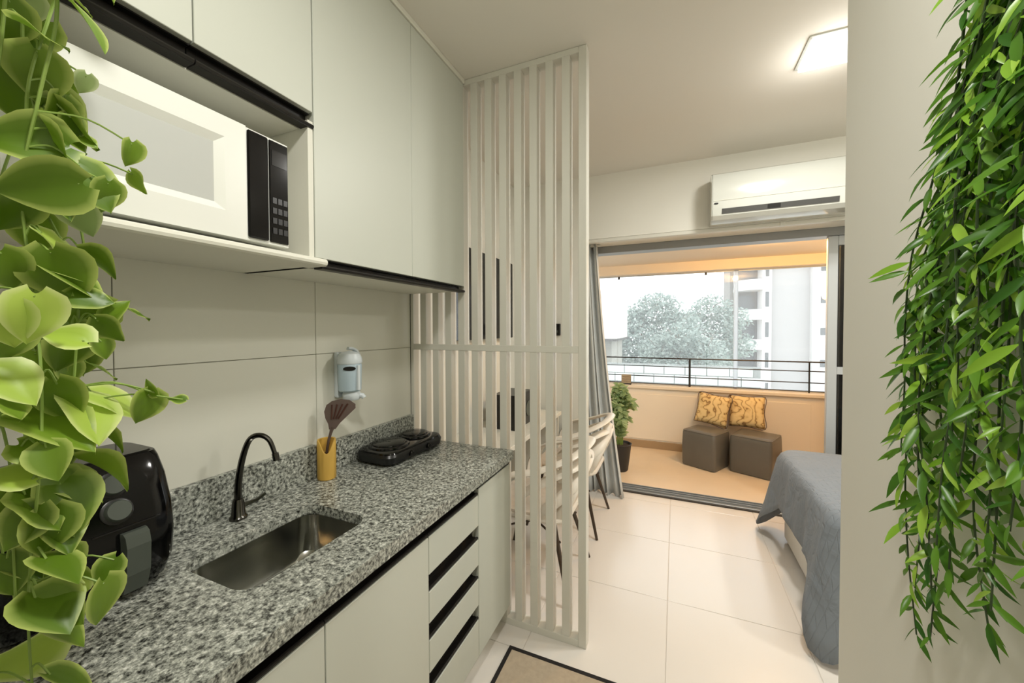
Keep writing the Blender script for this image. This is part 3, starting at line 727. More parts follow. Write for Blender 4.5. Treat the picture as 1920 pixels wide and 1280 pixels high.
# ------------------------------------------------------------------ poufs and cushions on the balcony
def pouf(label, cx, cy, rot, w, h):
    t = thing('pouf', label, 'pouf', (cx, cy, -.012), math.radians(rot), group='square poufs on the balcony', local=True)
    a = w/2
    bm = bmesh.new(); loft(bm, [rrect(-a+d, a-d, -a+d, a-d, .03, z, 4) for z, d in ((.006, .004), (.02, 0), (h*.5, -.004), (h-.06, 0), (h-.022, .002), (h-.008, .008))], True, True); fin('body', bm, 'pouf_leather', t, smooth=True, angle=50)
    bm = bmesh.new(); loft(bm, [rrect(-a+d, a-d, -a+d, a-d, .03, z, 4) for z, d in ((h-.0075, .010), (h, .02), (h+.006, .06), (h+.008, .12))]); fin('seat_top', bm, 'pouf_leather', t, smooth=True, angle=60)
    bm = bmesh.new(); L_ = [Vector(p) for p in rrect(-a+.006, a-.006, -a+.006, a-.006, .03, h-.008, 4)]; L_.append(L_[0]); tube(bm, L_, .004, 6, False); fin('piping', bm, 'pouf_leather', t, smooth=True)
    for x in (-a+.04, a-.04):
        for y in (-a+.04, a-.04):
            bm = bmesh.new(); lathe(bm, [(.014, 0), (.014, .008)], x, y, 10); fin('foot', bm, 'black_satin', t)
    return t
pouf('grey leatherette pouf nearer the potted plant', 1.617, 4.488, -29.5, .345, .375)
pouf('grey leatherette pouf partly behind the quilt corner', 2.065, 4.475, -25, .37, .375)
def cushion(label, mat, loc, rz, lean, roll):
    t = thing('cushion', label, 'cushion', loc, 0, group='printed cushions on the poufs', local=True)
    t.rotation_euler = (math.radians(lean), math.radians(roll), math.radians(rz))
    bm = bmesh.new(); n = 14; w = .165
    for sd in (-1, 1):
        g = []
        for i in range(n+1):
            row = []
            for j in range(n+1):
                a, b_ = -1+2*i/n, -1+2*j/n
                pin = 1-.055*(1-abs(a)**2)*abs(b_)**3-.0
                pin2 = 1-.055*(1-abs(b_)**2)*abs(a)**3
                th = .052*((1-a**4)*(1-b_**4))**.55
                row.append(bm.verts.new((a*w*pin2, sd*th, w+b_*w*pin)))
            g.append(row)
        for i in range(n):
            for j in range(n): bm.faces.new((g[i][j], g[i+1][j], g[i+1][j+1], g[i][j+1]))
    bmesh.ops.remove_doubles(bm, verts=bm.verts[:], dist=1e-5)
    fin('cover', bm, mat, t, smooth=True, angle=180)
    bm = bmesh.new(); P_ = [Vector((a*w, 0, w+b_*w)) for a, b_ in ((-1, -1), (0, -.945), (1, -1), (.945, 0), (1, 1), (0, .945), (-1, 1), (-.945, 0), (-1, -1))]
    tube(bm, spline(P_, 4), .0035, 6); fin('piping', bm, 'spatula_wood', t, smooth=True)
    return t
cushion('gold printed cushion leaning over the pouf nearer the potted plant', 'cushion_print_a', (1.665, 4.665, .382), -22, -14, 6)
cushion('gold printed cushion upright on the pouf behind the quilt corner', 'cushion_print_b', (2.015, 4.665, .382), -8, -14, 0)

# ------------------------------------------------------------------ balcony railing
rl = thing('balcony_railing', 'thin dark metal railing with three bars on the parapet', 'railing', (2, 4.94, .742))
for z, r_ in ((1.07, .0075), (.972, .0055), (.850, .0055), (.760, .005)):
    bm = bmesh.new(); tube(bm, [(-.5, 4.945, z), (4.5, 4.945, z)], r_, 8); fin('bar', bm, 'rail_metal', rl, smooth=True)
for x, r_ in ((.42, .011), (1.473, .011), (2.622, .006), (3.6, .011)):
    bx('post', 'rail_metal', rl, x-r_, x+r_, 4.945-r_, 4.945+r_, .742, 1.07)

# ------------------------------------------------------------------ leaf meshes
def leaf_mesh(name, mat, rows, cols, width, fold, curl, base_notch=0.0, wav=0.0):
    bm = bmesh.new(); lay = bm.verts.layers.float.new('margin'); G = []
    for i in range(rows+1):
        t = i/rows; row = []
        for j in range(-cols, cols+1):
            u = j/cols; wd = width(t)
            x = u*wd; y = t-base_notch*(u*u)*max(0, 1-t*2.2)*1.0
            z = abs(u)*fold*wd-curl*t*t+wav*math.sin(t*9+u*2)*abs(u)
            v = bm.verts.new((x, y, z)); v[lay] = max(0, (abs(u)-.55)/.45)**2 if cols > 1 else 0; row.append(v)
        G.append(row)
    for i in range(rows):
        for j in range(2*cols):
            bm.faces.new((G[i][j], G[i][j+1], G[i+1][j+1], G[i+1][j]))
    bmesh.ops.remove_doubles(bm, verts=bm.verts[:], dist=1e-4)
    me = bpy.data.meshes.new(name); bm.to_mesh(me); bm.free(); me.materials.append(MATS[mat])
    for p in me.polygons: p.use_smooth = True
    return me
heart = lambda t: .40*(math.sin(PI*min(1, t*1.02+.0)**.62))**.8*(1 if t < .55 else 1)+.02*(1-t) if 0 < t < 1 else (.10 if t == 0 else .0)
POTHOS = {0: [leaf_mesh('pothos_leaf_a', 'pothos_green', 8, 3, heart, .22, .18, .16), leaf_mesh('pothos_leaf_b', 'pothos_green', 8, 3, heart, .5, .30, .16, .03), leaf_mesh('pothos_leaf_c', 'pothos_green', 8, 3, heart, .1, .10, .16, .05)],
          1: [leaf_mesh('pothos_leaf_d', 'pothos_lime', 8, 3, heart, .3, .2, .16, .03)], 2: [leaf_mesh('pothos_leaf_e', 'pothos_pale', 8, 3, heart, .25, .2, .16, .02)]}
lance = lambda t: (.105*math.sin(PI*t**.8)) if 0 < t < 1 else .0
oval = lambda t: (.3*math.sin(PI*t**.8)) if 0 < t < 1 else .0

# ------------------------------------------------------------------ hanging pothos in front of the niche
ph = thing('hanging_pothos', 'lush light green trailing pothos hanging in front of the microwave niche', 'potted plant', (.455, .215, 2.02))
bm = bmesh.new(); lathe(bm, [(.062, 2.02), (.072, 2.03), (.088, 2.13), (.092, 2.15), (.086, 2.15), (.082, 2.135), (.001, 2.132)], .455, .215, 28); fin('pot', bm, 'pot_cream', ph, smooth=True)
bm = bmesh.new(); lathe(bm, [(.08, 2.1355), (.06, 2.142), (.001, 2.145)], .455, .215, 20); fin('soil', bm, 'soil', ph, smooth=True)
for k in range(3):
    a = 2*PI*k/3+.4; bm = bmesh.new(); tube(bm, [(.455+.09*math.cos(a), .215+.09*math.sin(a), 2.148), (.455, .215, 2.45), (.455, .215, H-.002)], .0018, 6); fin('cord', bm, 'cord_beige', ph)
LEAVES = [
(0.548,0.219,1.625, -0.37,-0.86,-0.34, 0.91,-0.26,-0.32, 0.083,0),(0.499,0.221,1.697, -0.10,-0.98,-0.19, 0.99,-0.12,0.09, 0.084,0),
(0.485,0.239,1.793, -0.43,0.13,-0.89, 0.79,-0.43,-0.44, 0.074,0),(0.462,0.220,1.863, -0.40,0.08,-0.91, 0.91,-0.03,-0.41, 0.063,0),
(0.425,0.236,1.836, -0.62,0.02,-0.79, 0.77,-0.21,-0.61, 0.070,0),(0.415,0.254,1.886, -0.27,-0.41,-0.87, 0.95,0.04,-0.31, 0.065,0),
(0.605,0.195,1.450, -0.13,-0.05,-0.99, 0.99,-0.07,-0.13, 0.064,1),(0.593,0.179,1.443, -0.17,0.14,-0.98, 0.88,-0.43,-0.21, 0.060,1),
(0.519,0.247,1.508, -0.26,0.34,-0.91, 0.85,-0.37,-0.38, 0.085,0),(0.504,0.252,1.532, 0.80,0.43,-0.41, 0.50,-0.13,0.85, 0.073,0),
(0.498,0.257,1.409, -0.11,-0.08,-0.99, 0.99,0.09,-0.12, 0.074,0),(0.579,0.228,1.431, -0.59,-0.69,0.43, 0.73,-0.21,0.65, 0.050,1),
(0.538,0.240,1.336, 0.11,0.20,-0.97, 0.77,-0.64,-0.05, 0.063,0),(0.546,0.232,1.308, 0.84,0.43,-0.32, 0.40,-0.11,0.91, 0.098,0),
(0.469,0.253,1.254, 0.08,0.24,-0.97, 0.99,-0.09,0.06, 0.068,0),(0.550,0.212,1.276, 0.65,0.53,-0.54, 0.72,-0.19,0.67, 0.048,0),
(0.533,0.224,1.160, 0.08,-0.11,-0.99, 0.99,-0.07,0.09, 0.067,0),(0.530,0.201,1.178, -0.09,-0.51,-0.86, 0.83,-0.52,0.22, 0.059,0),
(0.502,0.244,1.204, 0.22,0.09,-0.97, 0.95,0.22,0.23, 0.062,0),(0.546,0.227,1.058, 0.72,0.46,-0.52, 0.65,-0.18,0.73, 0.069,0),
(0.522,0.282,1.067, 0.04,-0.59,-0.81, 0.62,-0.61,0.48, 0.045,0),(0.562,0.266,1.044, -0.01,0.00,-1.00, 0.90,0.44,-0.01, 0.065,0),
(0.435,0.232,0.957, 0.73,0.52,0.44, 0.66,-0.40,-0.63, 0.120,1),(0.532,0.278,1.646, 0.30,0.38,-0.87, 0.95,-0.11,0.28, 0.074,0),
(0.535,0.289,1.635, -0.25,-0.01,-0.97, 0.96,0.14,-0.25, 0.048,0),(0.528,0.321,1.713, -0.15,0.00,-0.99, 0.97,0.20,-0.15, 0.039,0),
(0.538,0.324,1.668, 0.19,0.35,-0.92, 0.22,-0.93,-0.31, 0.035,0),(0.459,0.294,1.824, -0.41,-0.09,-0.91, 0.91,-0.00,-0.41, 0.032,2),
(0.551,0.322,1.314, -0.03,-0.25,-0.97, 1.00,-0.04,-0.03, 0.052,0),(0.572,0.353,1.325, -0.69,-0.69,0.24, 0.52,-0.23,0.82, 0.024,0),
(0.557,0.325,1.347, -0.50,-0.37,0.78, 0.23,-0.93,-0.29, 0.030,0),(0.487,0.279,1.606, -0.21,0.35,-0.91, 0.74,-0.55,-0.39, 0.058,2),
(0.531,0.273,1.483, 0.38,0.92,-0.12, 0.80,-0.27,0.54, 0.047,0),(0.518,0.288,1.408, 0.15,0.21,-0.97, 0.99,-0.06,0.14, 0.032,0),
(0.535,0.297,1.468, 0.29,0.36,0.89, 0.51,-0.84,0.18, 0.039,0),(0.539,0.287,1.436, 0.19,0.58,-0.80, 0.63,-0.69,-0.35, 0.044,0),
(0.506,0.273,1.460, -0.38,-0.82,-0.43, 0.92,-0.31,-0.22, 0.064,0),(0.570,0.190,1.371, 0.64,0.37,-0.67, 0.75,-0.11,0.66, 0.062,1),
(0.548,0.192,1.423, -0.31,-0.11,-0.94, 0.93,0.15,-0.32, 0.060,0),(0.501,0.214,1.335, -0.00,0.49,-0.87, 0.87,-0.43,-0.24, 0.058,0),
(0.533,0.193,1.252, -0.63,-0.65,0.42, 0.65,-0.15,0.74, 0.051,1),(0.492,0.207,1.211, -0.13,-0.47,-0.87, 0.99,-0.11,-0.09, 0.058,0),
(0.485,0.202,1.102, 0.19,0.04,-0.98, 0.96,-0.24,0.17, 0.058,0),(0.474,0.219,1.108, 0.75,0.38,-0.54, 0.59,-0.02,0.81, 0.057,0),
(0.486,0.256,1.089, 0.10,-0.06,-0.99, 0.99,0.12,0.09, 0.048,0),(0.450,0.223,1.776, -0.48,0.16,-0.86, 0.81,-0.31,-0.51, 0.083,0),
(0.483,0.212,1.597, -0.40,-0.15,-0.90, 0.92,-0.04,-0.40, 0.065,0),(0.440,0.247,1.580, -0.31,0.14,-0.94, 0.93,-0.17,-0.33, 0.068,0),
(0.490,0.272,1.739, 0.06,0.25,-0.97, 0.99,0.11,0.09, 0.036,0),(0.483,0.259,1.753, -0.13,-0.09,-0.99, 0.90,0.40,-0.15, 0.055,0),
(0.494,0.285,1.724, 0.63,0.53,-0.57, 0.76,-0.25,0.61, 0.028,0),(0.512,0.201,1.514, -0.28,0.30,-0.91, 0.95,-0.05,-0.31, 0.056,0),
(0.476,0.229,1.512, -0.33,-0.14,-0.93, 0.83,-0.52,-0.21, 0.068,0),(0.460,0.240,1.374, -0.19,0.16,-0.97, 0.94,-0.27,-0.23, 0.067,0),
(0.475,0.267,1.767, -0.15,-0.02,-0.99, 0.95,0.27,-0.15, 0.044,0),(0.446,0.246,1.910, -0.08,0.15,-0.99, 0.99,0.10,-0.06, 0.043,2),
(0.476,0.219,1.066, -0.10,-0.60,-0.80, 0.72,-0.59,0.35, 0.045,0),(0.470,0.267,1.371, 0.13,0.06,-0.99, 0.97,0.19,0.14, 0.041,0)
]
def hsh(k): return (math.sin(k*12.9898)*43758.5453) % 1.0
def petiole_curve(p, target):
    p, q = Vector(p), Vector(target); m_ = (p+q)/2+Vector((0, 0, .02)); return spline([q, m_, p], 4)
vines = []
for k in range(9):
    a = 2*PI*k/9+.2; r0 = .085; x0, y0 = .455+r0*math.cos(a), .215+r0*math.sin(a)
    lo_ = (.90, 1.0, .93, 1.15, .96, 1.05, .92, 1.2, .98)[k]
    pts = [(x0*.6+.455*.4, y0*.6+.215*.4, 2.14), (x0, y0, 2.165), (x0+.012*math.cos(a), y0+.012*math.sin(a), 2.10)]
    z = 2.0; i = 0
    while z > lo_:
        w_ = .025+.02*hsh(k*7+i)
        pts.append((.455+(.06+w_*math.sin(i*1.3+k))*math.cos(a+.25*math.sin(i*.9+k*2)), .215+(.05+w_*math.cos(i*1.1+k))*math.sin(a+.25*math.sin(i*.7+k)), z)); z -= .12; i += 1
    c = spline(pts, 5); vines.append(c)
    bm = bmesh.new(); tube(bm, c, [.0024-.001*j/len(c) for j in range(len(c))], 6); fin('vine', bm, 'vine_stem', ph, smooth=True)
def near_vine(p):
    p = Vector(p); best = None
    for c in vines:
        for q in c:
            if q.z < p.z-.01: continue
            d = (q-p).length
            if best is None or d < best[0]: best = (d, q)
    return best[1]
def add_leaf(x, y, z, T, N, L_, tone, idx):
    ms = POTHOS[tone]; me = ms[idx % len(ms)]
    T = Vector(T).normalized(); base = Vector((x, y, z))-T*L_*.5
    lf = instance('leaf', me, ph, basis(base, T, N, (L_*1.12, L_, L_)))
    q = near_vine(base); bm = bmesh.new(); cv = spline([q, (q+base)/2+Vector((0, 0, .012)), base+T*.004], 4)
    tube(bm, cv, .0014, 5); fin('petiole', bm, 'vine_stem', lf if False else ph, smooth=True)
for i, l in enumerate(LEAVES): add_leaf(l[0], l[1], l[2], l[3:6], l[6:9], l[9], l[10], i)
for i in range(105):
    c = vines[i % 9]; q = c[int(8+hsh(i+.3)*(len(c)-9))]
    a = hsh(i*3.1)*2*PI; ax = Vector((q.x-.455, q.y-.215, 0))
    ax = ax.normalized() if ax.length > .01 else Vector((1, 0, 0))
    out = (ax+Vector((math.cos(a), math.sin(a), 0))*.7).normalized()
    L_ = .05+.035*hsh(i*1.7)
    T = (out*(.5+.4*hsh(i*2.2))+Vector((0, 0, -.75+.5*hsh(i*5.1)))).normalized()
    N = (out*.8+Vector((0, 0, .5))+Vector((hsh(i*4)-.5, hsh(i*6)-.5, 0))*.7)
    ctr_ = q+T*(L_*.5+.02)
    if ctr_.x < .385 or ctr_.z < .885: continue
    add_leaf(ctr_.x, ctr_.y, ctr_.z, T, N, L_, 0 if hsh(i*8.8) < .8 else 1, i)

# ------------------------------------------------------------------ trailing ruscus on the white wall
ru = thing('hanging_ruscus', 'bushy trailing greenery with narrow dark leaves hanging on the white wall', 'hanging plant', (1.70, .60, 2.05))
bm = bmesh.new()
hp = [(1.749, 2.05), (1.665, 2.055), (1.64, 2.14), (1.63, 2.18), (1.749, 2.18)]
loft(bm, [[(x, y, z) for x, z in hp] for y in (.50, .74)]); fin('wall_planter', bm, 'pot_cream', ru)
RU = [leaf_mesh('ruscus_leaf_a', 'ruscus_dark', 5, 1, lance, .3, .10), leaf_mesh('ruscus_leaf_b', 'ruscus_light', 5, 1, lance, .3, .18), leaf_mesh('ruscus_leaf_c', 'ruscus_dark', 5, 1, lance, .5, .25)]
allL = []
random.seed(5)
def strand(x0, y0, dx, dy, z_end, wob, seed):
    z0 = 2.17; pts = [(x0, y0, 2.10), (x0-.012, y0, z0)]
    n_ = 8
    for k in range(1, n_+1):
        f = k/n_; z = z0-.03+(z_end-z0+.03)*f; e = min(1, (2.15-z)/.75); e = e*e*(3-2*e)
        pts.append((x0+dx*e+wob*.006*math.sin(k*1.7+seed), y0+dy*e+wob*.012*math.sin(k*1.3+seed*2), z))
    c = spline(pts, 8)
    bm = bmesh.new(); tube(bm, c, [.0024-.0012*j/len(c) for j in range(len(c))], 5); fin('stem', bm, 'ruscus_stem', ru, smooth=True)
    acc = 0; side = 1
    for j in range(10, len(c)):
        seg = (c[j]-c[j-1]); acc += seg.length
        while acc > .0125:
            acc -= .0125; side = -side
            t = seg.normalized(); ang = random.uniform(-1.1, 1.1)+(0 if side > 0 else PI)+seed
            lat = Vector((math.cos(ang)*.4, math.sin(ang), 0)).normalized()
            T = (t*random.uniform(.45, 1.0)+lat*random.uniform(.5, .9)+Vector((0, 0, random.uniform(-.1, .25)))).normalized()
            N = Vector((-random.uniform(.3, 1), -random.uniform(-.2, .8), random.uniform(-.2, .8)))
            L_ = random.uniform(.036, .066)*(1 if j < len(c)-8 else .75)
            p = c[j]
            if p.x+T.x*L_ > 1.742: T.x = -abs(T.x); T.normalize()
            if p.x+T.x*L_ > 1.742: continue
            allL.append((p.copy(), T, N, L_, random.choice((0, 0, 0, 2, 1))))
SP = [  # y start, lateral reach dx, dy, tip height
    (.71, -.005, .215, .88), (.70, -.01, .18, .98), (.71, -.005, .20, 1.22), (.69, -.012, .15, .93), (.69, -.008, .165, 1.10), (.68, -.02, .13, 1.02), (.67, -.005, .21, 1.36),
    (.66, -.02, .11, 1.06), (.65, -.03, .09, 1.12), (.64, -.01, .10, 1.02), (.63, -.03, .06, 1.12), (.62, -.015, .05, 1.08), (.61, -.04, .03, 1.20), (.60, -.02, .01, 1.15),
    (.58, -.04, .00, 1.20), (.57, -.015, -.01, 1.14), (.56, -.04, -.04, 1.22), (.54, -.02, -.04, 1.18), (.67, -.008, .235, 1.42), (.66, -.015, .19, 1.30), (.63, -.025, .12, 1.40),
    (.60, -.04, .06, 1.30), (.55, -.04, -.03, 1.35), (.53, -.015, -.05, 1.25), (.59, -.02, .02, 1.40), (.65, -.02, .15, 1.50), (.62, -.03, .08, 1.24), (.66, -.01, .13, 1.20), (.57, -.03, .02, 1.28), (.61, -.01, .12, 1.34)]
for k, (y0, dx, dy, ze) in enumerate(SP): strand(1.722-.010*(k % 3), y0, dx, dy, ze, 1.0, k*1.37)
camp = Vector((1.317, 0, 1.438)); vis = [a for a in allL if a[0].z < 1.95]
vis.sort(key=lambda a: -(a[3]/((a[0]-camp).length)))
pick = set(id(a) for a in vis[:300])
for a in vis[:300]: instance('leaf', RU[a[4]], ru, basis(a[0], a[1], a[2], a[3]))
def joined(name, mesh_list, items, parent):
    verts, faces, mi = [], [], []
    mats = [m.materials[0] for m in mesh_list]
    for p, T, N, L_, k in items:
        M = basis(p, T, N, L_); me = mesh_list[k]; b0 = len(verts)
        verts += [tuple(M @ v.co) for v in me.vertices]
        for f in me.polygons: faces.append([b0+i for i in f.vertices]); mi.append(k)
    me = bpy.data.meshes.new(name); me.from_pydata(verts, [], faces)
    for m in mats: me.materials.append(m)
    me.polygons.foreach_set('material_index', mi); me.polygons.foreach_set('use_smooth', [True]*len(faces)); me.update()
    o = bpy.data.objects.new(name, me); COL.objects.link(o)
    if parent is not None: adopt(o, parent)
    o['kind'] = 'stuff'; return o
joined('foliage', RU, [a for a in allL if id(a) not in pick], ru)

# ------------------------------------------------------------------ potted plant on the balcony
bp_ = thing('potted_plant', 'feathery light green plant in a dark tapered pot behind the curtain', 'potted plant', (.80, 4.0, -.012))
bm = bmesh.new(); lathe(bm, [(.075, -.012), (.082, 0), (.112, .25), (.118, .262), (.108, .262), (.104, .24), (.001, .235)], .80, 4.0, 24); fin('pot', bm, 'pot_dark', bp_, smooth=True)
bm = bmesh.new(); lathe(bm, [(.100, .2405), (.06, .248), (.001, .25)], .80, 4.0, 16); fin('soil', bm, 'soil', bp_, smooth=True)
BL = [leaf_mesh('fern_leaf', 'balcony_leaf', 4, 1, oval, .3, .2)]
random.seed(9); its = []
for k in range(26):
    a = random.uniform(0, 2*PI); hgt = random.uniform(.25, .62); rch = random.uniform(.02, .12)
    c = spline([(.80+.03*math.cos(a), 4.0+.03*math.sin(a), .245), (.80+rch*.4*math.cos(a), 4.0+rch*.4*math.sin(a), .25+hgt*.6), (.80+rch*math.cos(a), 4.0+rch*math.sin(a), .25+hgt), (.80+rch*1.35*math.cos(a), 4.0+rch*1.35*math.sin(a), .25+hgt*.93)], 7)
    bm = bmesh.new(); tube(bm, c, .0022, 5); fin('stem', bm, 'vine_stem', bp_, smooth=True)
    for j in range(4, len(c), 1):
        for sd in (-1, 1):
            t = (c[j]-c[j-1]).normalized(); lat = Vector((-math.sin(a), math.cos(a), 0))*sd
            its.append((c[j], (t*.6+lat+Vector((random.uniform(-.4, .4), random.uniform(-.4, .4), random.uniform(-.4, .1)))).normalized(), Vector((random.uniform(-.4, .4), -.6, .8)), random.uniform(.045, .075), 0))
its.sort(key=lambda a: a[0].y)
for a in its[:280]: instance('leaf', BL[0], bp_, basis(a[0], a[1], a[2], a[3]))
if its[280:]: joined('foliage', BL, its[280:], bp_)

cb = thing('small_crate', 'small beige crate standing on the balcony parapet by the plant', 'crate', (.76, 4.905, .742))
bx('crate_base', 'pot_dark', cb, .70, .82, 4.855, 4.925, .742, .757)
for k in range(4): bx('slat', 'crate', cb, .705, .815, 4.858, 4.866, .760+k*.026, .782+k*.026)
bx('box_body', 'crate', cb, .706, .814, 4.867, 4.922, .757, .862)

# ------------------------------------------------------------------ bedroom side behind the divider
tv = thing('television', 'flat black television on the wall behind the slatted divider', 'television', (.03, 2.5, 1.36))
bx('screen', 'tv_black', tv, .03, .062, 2.02, 2.945, 1.36, 1.975, bev=.004)
bx('wall_bracket', 'black_satin', tv, .0045, .03, 2.3, 2.65, 1.55, 1.8)
dk = thing('desk', 'narrow white desk along the wall below the television', 'desk', (.22, 2.45, 0))
bx('desk_top', 'lacquer_white', dk, .0045, .45, 1.86, 3.06, .72, .75, bev=.002)
bx('side_panel', 'lacquer_white', dk, .0045, .43, 1.87, 1.895, 0, .7195); bx('side_panel', 'lacquer_white', dk, .0045, .43, 3.02, 3.045, 0, .7195)
bx('back_panel', 'lacquer_white', dk, .0046, .02, 1.896, 3.019, .35, .7195)
sb = thing('speaker', 'black box speaker on the white desk behind the divider', 'speaker', (.25, 2.5, .75))
bx('cabinet', 'black_satin', sb, .16, .34, 2.34, 2.66, .75, .985, bev=.006, seg=2)
for y in (2.42, 2.58):
    bm = bmesh.new(); tube(bm, [(.3395, y, .86), (.344, y, .86)], .055, 20); fin('driver', bm, 'dark_grey_plastic', sb)
ic = thing('intercom', 'small black intercom on the pale wall by the curtain', 'intercom', (.40, 3.12, 1.38))
bx('housing', 'black_satin', ic, .37, .425, 3.105, 3.1295, 1.375, 1.475, bev=.004); bx('button', 'dark_grey_plastic', ic, .387, .408, 3.102, 3.105, 1.40, 1.42)

def make_chair(label, loc, rz):
    t = thing('looped_chair', label, 'chair', loc, rz, group='cream looped back chairs at the desk', local=True)
    bm = bmesh.new()
    loft(bm, [[(x*q, y*q+.02, z+dz) for x, y, z in rrect(-.23, .23, -.22, .22, .10, 0, 6)] for q, z, dz in ((.80, 0, .415), (.97, 0, .425), (1.0, 0, .44), (.97, 0, .452), (.80, 0, .446), (.4, 0, .437))]); fin('seat', bm, 'chair_seat', t, smooth=True, angle=60)
    bands = [[(-.235, .17, .435), (-.275, .16, .56), (-.285, .08, .655), (-.275, -.08, .70), (-.20, -.235, .765), (0, -.285, .79), (.20, -.235, .765), (.275, -.08, .70), (.285, .08, .655), (.275, .16, .56), (.235, .17, .435)],
             [(-.245, .05, .435), (-.275, .02, .55), (-.265, -.10, .64), (-.16, -.235, .70), (.02, -.265, .68), (.17, -.225, .60), (.235, -.12, .50), (.225, -.06, .435)],
             [(.245, .05, .435), (.275, .02, .55), (.265, -.10, .64), (.16, -.245, .705), (-.02, -.275, .685), (-.17, -.23, .60), (-.235, -.12, .50), (-.225, -.06, .435)],
             [(-.20, -.16, .435), (-.19, -.22, .55), (-.08, -.262, .66), (.0, -.27, .74), (.08, -.262, .66), (.19, -.22, .55), (.20, -.16, .435)]]
    for b_ in bands:
        bm = bmesh.new(); tube(bm, spline(b_, 6), .030, 10, flat=.4, up=(0, 0, 1)); fin('back_loop', bm, 'chair_cream', t, smooth=True)
    bm = bmesh.new(); L_ = [Vector((x, y+.02, .428)) for x, y, z in rrect(-.235, .235, -.225, .225, .10, 0, 6)]; L_.append(L_[0]); tube(bm, L_, .014, 8, False); fin('seat_rim', bm, 'chair_cream', t, smooth=True)
    for sx in (-1, 1):
        for sy in (-1, 1):
            bm = bmesh.new(); tube(bm, [(sx*.15, sy*.14+.02, .418), (sx*.245, sy*.255+.02, .001)], [.014, .009], 10); fin('leg', bm, 'chair_leg', t, smooth=True)
    for a_, b_ in (((-.18, -.19), (.18, .23)), ((.18, -.19), (-.18, .23))):
        bm = bmesh.new(); tube(bm, [(a_[0], a_[1]+.02, .30), (b_[0], b_[1], .30)], .006, 8); fin('brace', bm, 'chair_leg', t, smooth=True)
    return t
make_chair('cream looped back chair beside the curtain', (.60, 2.82, 0), PI/2)
make_chair('cream looped back chair directly behind the slatted divider', (.59, 2.12, 0), PI/2)

# ------------------------------------------------------------------ outside: block wall, trees, houses
gd = bx('street_ground', 'street_ground', None, -60, 60, 5.5, 120, -6.2, -6.0); struct(gd, 'pale street ground far below the balcony', 'ground')
bw_ = thing('block_wall', 'pale concrete block wall seen through the balcony railing', 'wall', (1, 9.2, -6)); bw_['kind'] = 'structure'
bx('core', 'mortar', bw_, -4.0, 2.9, 9.03, 9.25, -6, .62)
cache = None
for r in range(5):
    for k in range(14):
        x = -2.9+k*.42+(.21 if r % 2 else 0)
        if cache is None:
            bm = bmesh.new(); box(bm, -.203, .203, 8.995, 9.04, 0, .182, bev=.006); o = fin('block', bm, 'block_pale', bw_); cache = o.data
        else: o = instance('block', cache, bw_)
        o.location = (x, random.uniform(-.006, .004), -.36+r*.196)

TL = [leaf_mesh('tree_leaf', 'tree_leaf', 2, 1, oval, .4, .1)]
def tree(label, x, y, zb, lobes, nleaf, seed, lsize):
    rnd = random.Random(seed); t = thing('tree', label, 'tree', (x, y, zb), group='pale trees beyond the balcony')
    top = max(l[2] for l in lobes)
    bm = bmesh.new(); tube(bm, [(x, y, zb), (x+.1, y, zb+(top-zb)*.4), (x, y, zb+(top-zb)*.75)], [.22, .16, .08], 8); fin('trunk', bm, 'bark', t, smooth=True)
    for lx, ly, lz, lr in lobes:
        bm = bmesh.new(); st = Vector((x+.05, y, zb+(top-zb)*rnd.uniform(.4, .65))); e = Vector((lx, ly, lz+lr*.5)); m_ = (st+e)/2+Vector((0, 0, -.25))
        tube(bm, spline([st, m_, e], 4), [.06-.0055*i for i in range(9)], 6)
        for q in range(7):
            d = Vector((rnd.uniform(-1, 1), rnd.uniform(-1, .3), rnd.uniform(.0, 1))).normalized()*lr*rnd.uniform(.7, 1.12); c0 = Vector((lx, ly, lz)); tube(bm, [c0, c0+d*.6+Vector((0, 0, .06)), c0+d], [.022, .015, .005], 5)
        fin('branch', bm, 'bark', t, smooth=True)
    items = []
    tot = sum(l[3]**2 for l in lobes)
    for lx, ly, lz, lr in lobes:
        for _ in range(int(nleaf*lr*lr/tot)):
            d = Vector((rnd.gauss(0, 1), rnd.gauss(0, 1), rnd.gauss(0, 1))).normalized()*lr*rnd.random()**.33
            p = Vector((lx, ly, lz))+Vector((d.x, d.y, d.z*.75))
            items.append((p, Vector((rnd.uniform(-1, 1), rnd.uniform(-1, 1), rnd.uniform(-.8, .6))).normalized(), Vector((rnd.uniform(-1, 1), -.7, rnd.uniform(0, 1.4))), lsize*rnd.uniform(.6, 1.3), 0))
    joined('crown', TL, items, t)
tree('broad pale tree with the highest crown beyond the railing', .3, 20, -6, [(.5, 20, 2.35, 1.15), (-.9, 20, 1.8, 1.0), (1.4, 19.6, 1.6, 1.0), (-.2, 19.4, .9, 1.2), (.9, 19.3, .5, 1.1), (-1.7, 20, .7, 1.1), (.2, 19.4, -.3, 1.1), (-1.4, 19.6, -.5, 1.0)], 11000, 1, .17)
tree('sparser pale tree beside the white apartment tower', 3.1, 24, -6, [(3.13, 24, 2.48, 1.09), (4.04, 24, 1.85, 1.03), (2.21, 23.8, 1.74, 0.91), (3.13, 23.6, 0.82, 1.14), (4.27, 23.8, 0.48, 1.03), (2.1, 23.5, 0.14, 1.14), (3.24, 23.4, -0.66, 1.14)], 6500, 2, .18)
tree('low rounded pale tree between the two taller ones', 1.5, 17, -6, [(1.5, 17, .9, .95), (2.4, 17, .4, .85), (.7, 17, .5, .8), (1.6, 16.8, -.3, .9)], 4200, 3, .15)

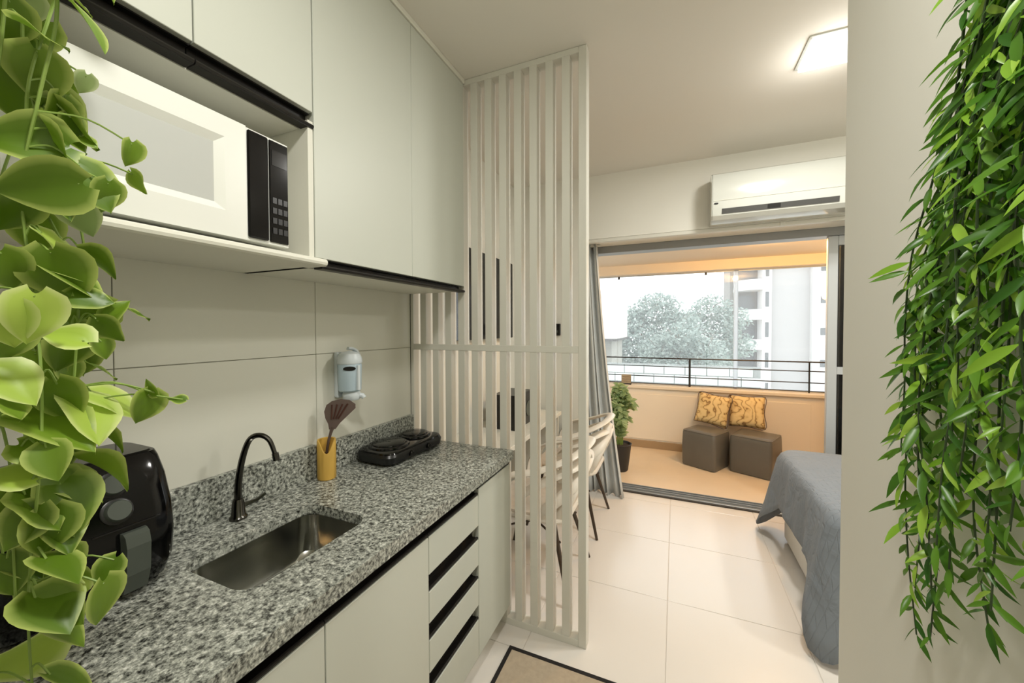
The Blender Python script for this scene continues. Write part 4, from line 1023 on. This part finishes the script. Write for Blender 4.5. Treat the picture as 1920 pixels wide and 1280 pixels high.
ab = thing('apartment_tower', 'white apartment tower with curved balconies and small windows behind the trees', 'building', (11, 46, -8))
bx('main_wall', 'tower_paint', ab, 9.85, 13.0, 44.3, 52, -8, 14)
bx('side_wing', 'tower_wing', ab, 13.0, 18, 43.6, 52, -8, 14)
bx('pillar', 'tower_wing', ab, 9.10, 9.85, 43.8, 52, -8, 14)
bx('recess_wall', 'tower_recess', ab, 6.6, 9.10, 46.4, 52, -8, 14)
for k in range(6):
    z0 = -6.4+k*2.95
    n_ = 14; arc = [(6.9+2.2*i/n_, 45.2-1.5*math.sin(PI*(.12+.88*i/n_)*.62)-.0) for i in range(n_+1)]
    bm = bmesh.new(); lp = [(x, y) for x, y in arc]+[(9.1, 46.4), (6.9, 46.4)]
    loft(bm, [[(x, y, z) for x, y in lp] for z in (z0-.25, z0)]); sl = fin('balcony_slab', bm, 'tower_wing', ab)
    bm = bmesh.new(); pa = lp[:n_+1]; q = pa+[(x+.02, y+.12) for x, y in reversed(pa)]
    loft(bm, [[(x, y, z) for x, y in q] for z in (z0, z0+.78)]); fin('balcony_parapet', bm, 'tower_wing', sl)
    bx('window', 'tower_glass', ab, 7.2, 8.9, 46.37, 46.41, z0+.1, z0+2.3)
    bx('window', 'tower_glass', ab, 9.33, 9.62, 43.77, 43.81, z0+1.0, z0+2.45)
    w_ = bx('window', 'tower_glass', ab, 13.62, 14.4, 43.57, 43.61, z0+1.62-.4, z0+2.28-.4); bx('sill', 'tower_wing', w_, 13.55, 14.45, 43.5, 43.6, z0+1.10, z0+1.2)

nh = thing('neighbour_house', 'white upper floor of a neighbouring house at the curtain edge', 'building', (-1.2, 13, -6))
bm = bmesh.new(); pr = [(12, 1.1), (12.2, 2.6), (15, 2.6), (15, 1.1)]
loft(bm, [[(x, y, z) for y, z in pr] for x in (-3.5, -.36)]); fin('upper_floor', bm, 'house_white', nh)
bx('eave', 'track_dark', nh, -3.5, -.34, 11.96, 15, 1.03, 1.1)
bx('lower_wall', 'house_stone', nh, -3.5, -.55, 12.4, 15, -6, 1.03)
bx('window', 'tower_glass', nh, -1.2, -.8, 12.36, 12.41, .1, .8)
